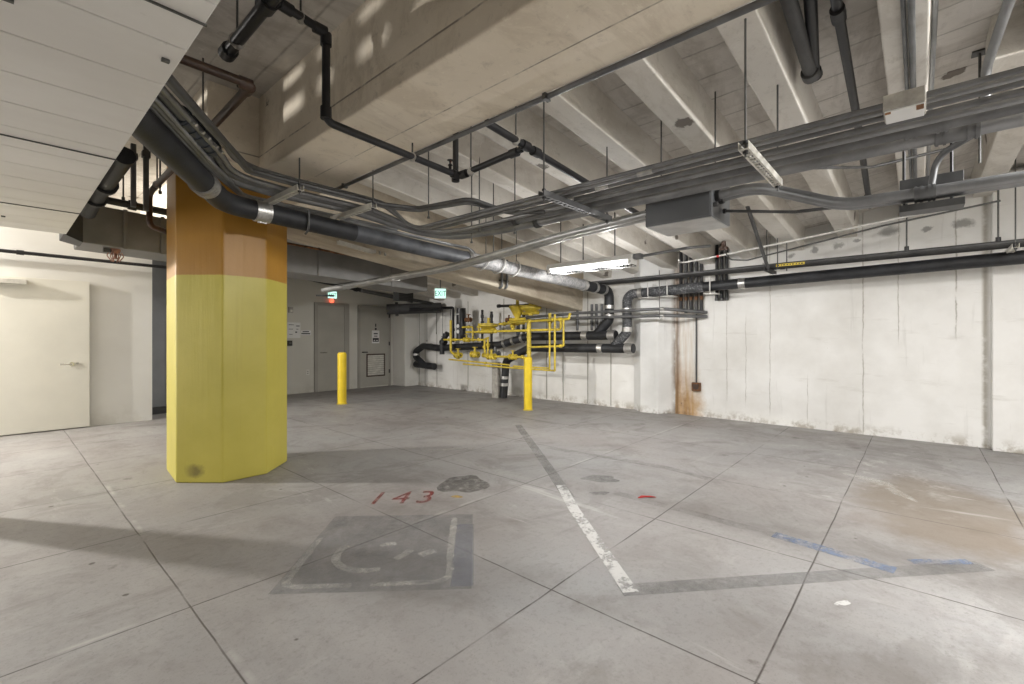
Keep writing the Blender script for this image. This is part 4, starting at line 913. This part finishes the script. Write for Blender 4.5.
gas('yellow-brown pipe bridging the two funnel regulators', [(7.12, 6.7, 1.60), (7.12, 6.0, 1.60)], .026, 0, [(7.12, 6.55, 1.6), (7.12, 6.2, 1.6)])
gas('short yellow pipe left of the flat left regulator', [(7.15, 7.9, 1.55), (7.15, 7.55, 1.55), (7.15, 7.55, 1.28)], .022, .04, [(7.15, 7.7, 1.55)])
gas('yellow stub pipe below the tall funnel regulator', [(7.05, 6.25, 1.65), (7.05, 6.25, 1.46)], .034, 0, [(7.05, 6.25, 1.55)])
gas('yellow stub pipe below the flat wide regulator', [(7.05, 5.3, 1.78), (7.05, 5.3, 1.46)], .030, 0, [(7.05, 5.3, 1.62)])
valve('brown valve body above the level pipe beside the meter', (7.2, 7.75, 1.72), .9, True, 'rust')
valve('brown valve body on the bridge between the regulators', (7.15, 6.45, 1.68), .8, False, 'rust')
valve('small dark valve on the far pipe beside the meter', (7.25, 8.7, 1.2), 1.0, True, 'black_iron')
o = thing('gas_meter', 'dark gas meter body with white dials at the left of the yellow pipes', 'meter', (7.2, 8.0, 1.5))
MB().tube([(7.25, 8.06, 1.25), (7.25, 8.06, 2.0)], .11, 0, 16).build('body', 'black_iron', o)
for zv in (1.45, 1.58): MB().tube([(7.14, 8.04, zv), (7.13, 8.04, zv)], .045, 0, 14).build('dial', 'paper', o)
MB().box(7.13, 8.0, 1.85, 7.145, 8.12, 1.865).build('band', 'paper', o)
black_pipe('far_black_riser', 'tall thin black riser at the left of the gas meter', [(7.3, 8.4, 1.2), (7.3, 8.4, 2.03), (7.3, 10.0, 2.06)], .035, .05, [((7.3, 8.4, 1.5), (0, 0, 1))])
for k, (yv, zv) in enumerate(((9.15, 1.95), (9.4, 1.95), (8.85, 1.95), (9.8, 1.95))):
    o = thing('hanger_rod', ('thin dark rod on the far wall above the pipe bend, second from the left', 'thin dark rod on the far wall, third from the left', 'thin dark rod on the far wall nearest the gas meter', 'thin dark rod on the far wall, leftmost')[k], 'hanger rod', (7.6, yv, 1.9))
    MB().tube([(7.6, yv, 1.2 if k != 1 else 1.4), (7.6, yv, 2.1)], .007, 0, 8).build('rod', 'rod_steel', o); MB().tube([(7.6, yv, 1.21 if k != 1 else 1.41), (7.6, yv, 1.24 if k != 1 else 1.44)], .014, 0, 8).build('nut', 'rod_steel', o)
for k, yv in enumerate((7.55, 7.25, 6.45, 6.3)):
    black_pipe('service_pipe', ('dark vertical pipe behind the flat left regulator', 'dark jointed vertical pipe left of the flat regulator', 'blue-black vertical valve pipe behind the tall regulator', 'dark vertical pipe close behind the tall regulator')[k], [(7.45, yv, 1.2), (7.45, yv, 1.95 - .05 * k)], .04 if k == 2 else .028, 0, [((7.45, yv, zv), (0, 0, 1)) for zv in (1.45, 1.65, 1.8)], 'blue_steel' if k == 2 else 'cast_iron')
black_pipe('service_pipe', 'dark level pipe under the girder above the gas regulators', [(7.3, 6.9, 2.0), (7.3, 5.9, 1.97)], .03, 0, [((7.3, 6.88, 2.0), (0, 1, 0)), ((7.3, 6.1, 1.975), (0, 1, 0))])
black_pipe('service_pipe', 'black valve cluster pipe where the low pipe meets the gas piping', [(7.25, 8.55, 1.42), (7.25, 8.75, 1.2), (7.25, 8.75, .9)], .06, .06, [((7.25, 8.6, 1.38), (0, 0, 1)), ((7.25, 8.75, 1.1), (0, 0, 1))], 'cast_iron')
for k, yv in enumerate((5.05, 4.72, 4.62, 4.5)):
    black_pipe('wall_service_pipe', ('grey vertical pipe on the far wall under the girder, leftmost of four', 'grey vertical pipe on the wall under the girder, second of four', 'grey vertical pipe on the wall under the girder, third of four', 'grey vertical pipe on the wall nearest the drain riser')[k], [(7.62, yv, 1.45), (7.62, yv, 1.95)], .025, 0, [((7.62, yv, 1.6), (0, 0, 1))], 'galvanized_dull')

# ---------------------------------------------------------------- floor markings (parts of the floor)
def ribbon(pts, w, z=.0015):
    mb = MB(); P = [V((p[0], p[1], z)) for p in pts]; L = []; R = []
    for i, p in enumerate(P):
        d = (P[min(i + 1, len(P) - 1)] - P[max(i - 1, 0)]).normalized(); n = V((-d.y, d.x, 0)); L.append(p + n * w / 2); R.append(p - n * w / 2)
    k = len(P)
    return mb.add(L + R, [(i, k + i, k + i + 1, i + 1) for i in range(k - 1)])
def mark(name, mb, mat, lab=None):
    o = mb.build(name, mat, floor)
    if lab: o['label'] = lab
mark('painted_stripe', ribbon([(5.17, 4.48), (3.62, 2.72), (3.1, 2.14)], .10), 'paint_grey', 'greyed-over parking stripe')
mark('painted_stripe', ribbon([(3.3, 2.36), (2.9, 1.95), (2.15, 1.10)], .085, .0025), 'paint_white', 'worn white parking stripe')
mark('painted_stripe', ribbon([(2.13, 1.15), (2.72, .63), (3.16, .24), (3.74, -.28)], .11, .0018), 'paint_grey', 'grey stripe turning right from the white one')
mark('painted_stripe', ribbon([(3.45, 1.9), (3.43, 1.2), (3.40, .70)], .10, .0016), 'paint_grey_faint')
mark('painted_stripe', ribbon([(3.41, .72), (3.39, .55), (3.33, .10)], .10, .0026), 'paint_blue', 'faded blue stripe')
mark('painted_stripe', ribbon([(4.34, 3.3), (4.46, 1.9), (4.36, 1.45)], .10, .0016), 'paint_grey_faint')
mark('painted_stripe', ribbon([(3.52, .04), (3.75, -.22)], .06, .0027), 'paint_blue', 'faded blue stripe end')
u = V((.72, -.69, 0)); w = V((.69, .72, 0)); pc = V((1.615, 2.48, 0))
L2 = lambda a, b: (pc.x + u.x * a + w.x * b, pc.y + u.y * a + w.y * b)
mb = MB(); mb.add([(*L2(a, b), .0012) for a, b in ((-.50, -.50), (.53, -.53), (.53, .48), (-.47, .52))], [(0, 1, 2, 3)]); mark('paint_patch', mb, 'paint_patch', 'grey painted-over square')
mark('paint_patch', ribbon([L2(.48, -.5), L2(.48, .3)], .12, .0016), 'paint_bluegrey')
arc = lambda cx_, cy_, r, a0, a1, k=10: [L2(cx_ + r * math.cos(math.radians(a0 + (a1 - a0) * i / k)), cy_ + r * math.sin(math.radians(a0 + (a1 - a0) * i / k))) for i in range(k + 1)]
mark('painted_outline', ribbon([L2(-.46, .15), L2(-.46, -.33)] + arc(-.38, -.36, .08, 180, 270) + [L2(-.1, -.45)], .045, .0026), 'paint_white_thin')
mark('painted_outline', ribbon([L2(0, -.45), L2(.30, -.45)] + arc(.32, -.36, .09, 270, 360) + [L2(.40, -.1), L2(.40, .42)], .045, .0026), 'paint_white_thin')
mark('painted_outline', ribbon(arc(-.06, -.08, .22, 150, 290), .05, .0027), 'paint_white_thin')
mark('painted_outline', ribbon([L2(.08, -.18), L2(.16, -.06)], .05, .0027), 'paint_white_thin')
mark('painted_outline', ribbon([L2(.22, -.14), L2(.3, -.08)], .06, .0027), 'paint_white_thin')
mark('painted_outline', ribbon([L2(-.05, .02), L2(.05, .03)], .05, .0027), 'paint_white_thin')
text('painted_number', '143', .40, 'paint_red', floor, (1.895, 3.245, .0015), (.725, -.69, 0), (.69, .725, 0), .0005, 1.3, .15, 'LEFT', .74)['label'] = 'red stencilled bay number'
def blob(c, rx, ry, rot, seed, z=.0015, k=26, j=.3):
    r = random.Random(seed); ph = [r.uniform(0, 6.28) for _ in range(4)]
    pts = []
    for i in range(k):
        a = 2 * math.pi * i / k; f = 1 + j * (.5 * math.sin(2 * a + ph[0]) + .35 * math.sin(3 * a + ph[1]) + .3 * math.sin(5 * a + ph[2]))
        px, py = rx * f * math.cos(a), ry * f * math.sin(a)
        pts.append((c[0] + px * math.cos(rot) - py * math.sin(rot), c[1] + px * math.sin(rot) + py * math.cos(rot), z))
    return MB().add(pts, [tuple(range(k))])
mark('repair_patch', blob((2.76, 3.03), .19, .27, -.78, 3), 'mortar', 'rough grey repair patch')
mark('stain', blob((3.70, 2.20), .17, .10, -.8, 5), 'paint_grey')
mark('stain', blob((3.35, 2.0), .07, .05, -.8, 8), 'paint_grey')
mark('stain', blob((2.50, 2.83), .045, .03, -.8, 11), 'paint_yellow', 'yellow paint spot')
mark('stain', blob((5.3, .33), .22, .08, .9, 15), 'paint_white_thin', 'white dusty scrape')
mark('stain', blob((5.0, .12), .16, .05, .7, 17), 'paint_white_thin', 'white dusty scrape')
mark('stain', blob((3.55, 4.05), .25, .04, -.6, 21), 'paint_white_thin')
mark('stain', blob((2.75, .28), .04, .02, -.5, 25, .003), 'paint_white')
o = MB().add([(3.44, 1.70, .004), (3.50, 1.67, .003), (3.53, 1.62, .012), (3.56, 1.60, .003), (3.55, 1.645, .006), (3.49, 1.695, .012), (3.44, 1.70, .010), (3.50, 1.67, .008), (3.53, 1.62, .018), (3.56, 1.60, .007), (3.55, 1.645, .010), (3.49, 1.695, .016)],
             [(0, 1, 2, 3, 4, 5), (6, 7, 8, 9, 10, 11)] + [(i, (i + 1) % 6, 6 + (i + 1) % 6, 6 + i) for i in range(6)]).build('plastic_scrap', 'red_plastic', None, (3.5, 1.65, 0))
tag(o, 'small torn red and white plastic scrap on the floor', 'litter', None, 'thing')

# ---------------------------------------------------------------- light
def area(name, loc, tgt, sx, sy, power, col=(1, .97, .92)):
    l = bpy.data.lights.new(name, 'AREA'); l.shape = 'RECTANGLE'; l.size = sx; l.size_y = sy; l.energy = power; l.color = col
    o = bpy.data.objects.new(name, l); COL.objects.link(o); o.location = loc
    o.rotation_euler = (V(tgt) - V(loc)).to_track_quat('-Z', 'Y').to_euler(); o['kind'] = 'helper'
    return o
w_ = bpy.data.worlds.new('world'); SC.world = w_; w_.use_nodes = True
w_.node_tree.nodes['Background'].inputs[0].default_value = (1.0, .985, .97, 1)
w_.node_tree.nodes['Background'].inputs[1].default_value = 1.5
area('lamp_far_left', (-2.2, 8.6, 2.9), (1.5, 3.0, 1.3), .08, .08, 235, (1, .96, .90))
area('daylight_far_left', (-6.8, 8.4, 1.1), (1, 7.6, 1.0), 1.2, 1.6, 100, (1, .98, .96))
area('strip_lamp_front', (3.6, -1.6, 2.9), (3.6, -1.6, 0), .25, 1.3, 80, (1, .985, .97))
area('fill_behind', (3.0, -2.9, 2.9), (2.4, -1.0, 0), 1.3, .3, 140, (1, .985, .97))  # added fill for ambient light behind the viewer, no known fixture
area('unseen_back_light', (4.2, 7.6, 2.5), (4.2, 7.6, 0), .3, 1.2, 10, (1, .97, .93))  # unseen weak light over the back area, no fixture hangs here
def bulb(loc, power):
    l = bpy.data.lights.new('strip_tube_light', 'POINT'); l.energy = power; l.shadow_soft_size = .03; l.color = (1, .99, .975)
    o = bpy.data.objects.new('strip_tube_light', l); COL.objects.link(o); o.location = loc; o['kind'] = 'helper'
for yv in (2.75, 3.12, 3.5): bulb((FX, yv, 2.135), 38)

cam = bpy.data.cameras.new('camera'); co_ = bpy.data.objects.new('camera', cam); COL.objects.link(co_)
co_.location = (0, 0, 1.3); co_.rotation_euler = (math.pi / 2, 0, math.radians(41.67 - 90))
cam.sensor_width = 36; cam.lens = 457.7 / 1024 * 36; cam.shift_y = -4 / 1024; cam.clip_start = .02
SC.camera = co_
SC.view_settings.view_transform = 'Standard'; SC.view_settings.look = 'None'; SC.view_settings.gamma = 1; SC.view_settings.use_curve_mapping = False
SC.view_settings.exposure = 0.6
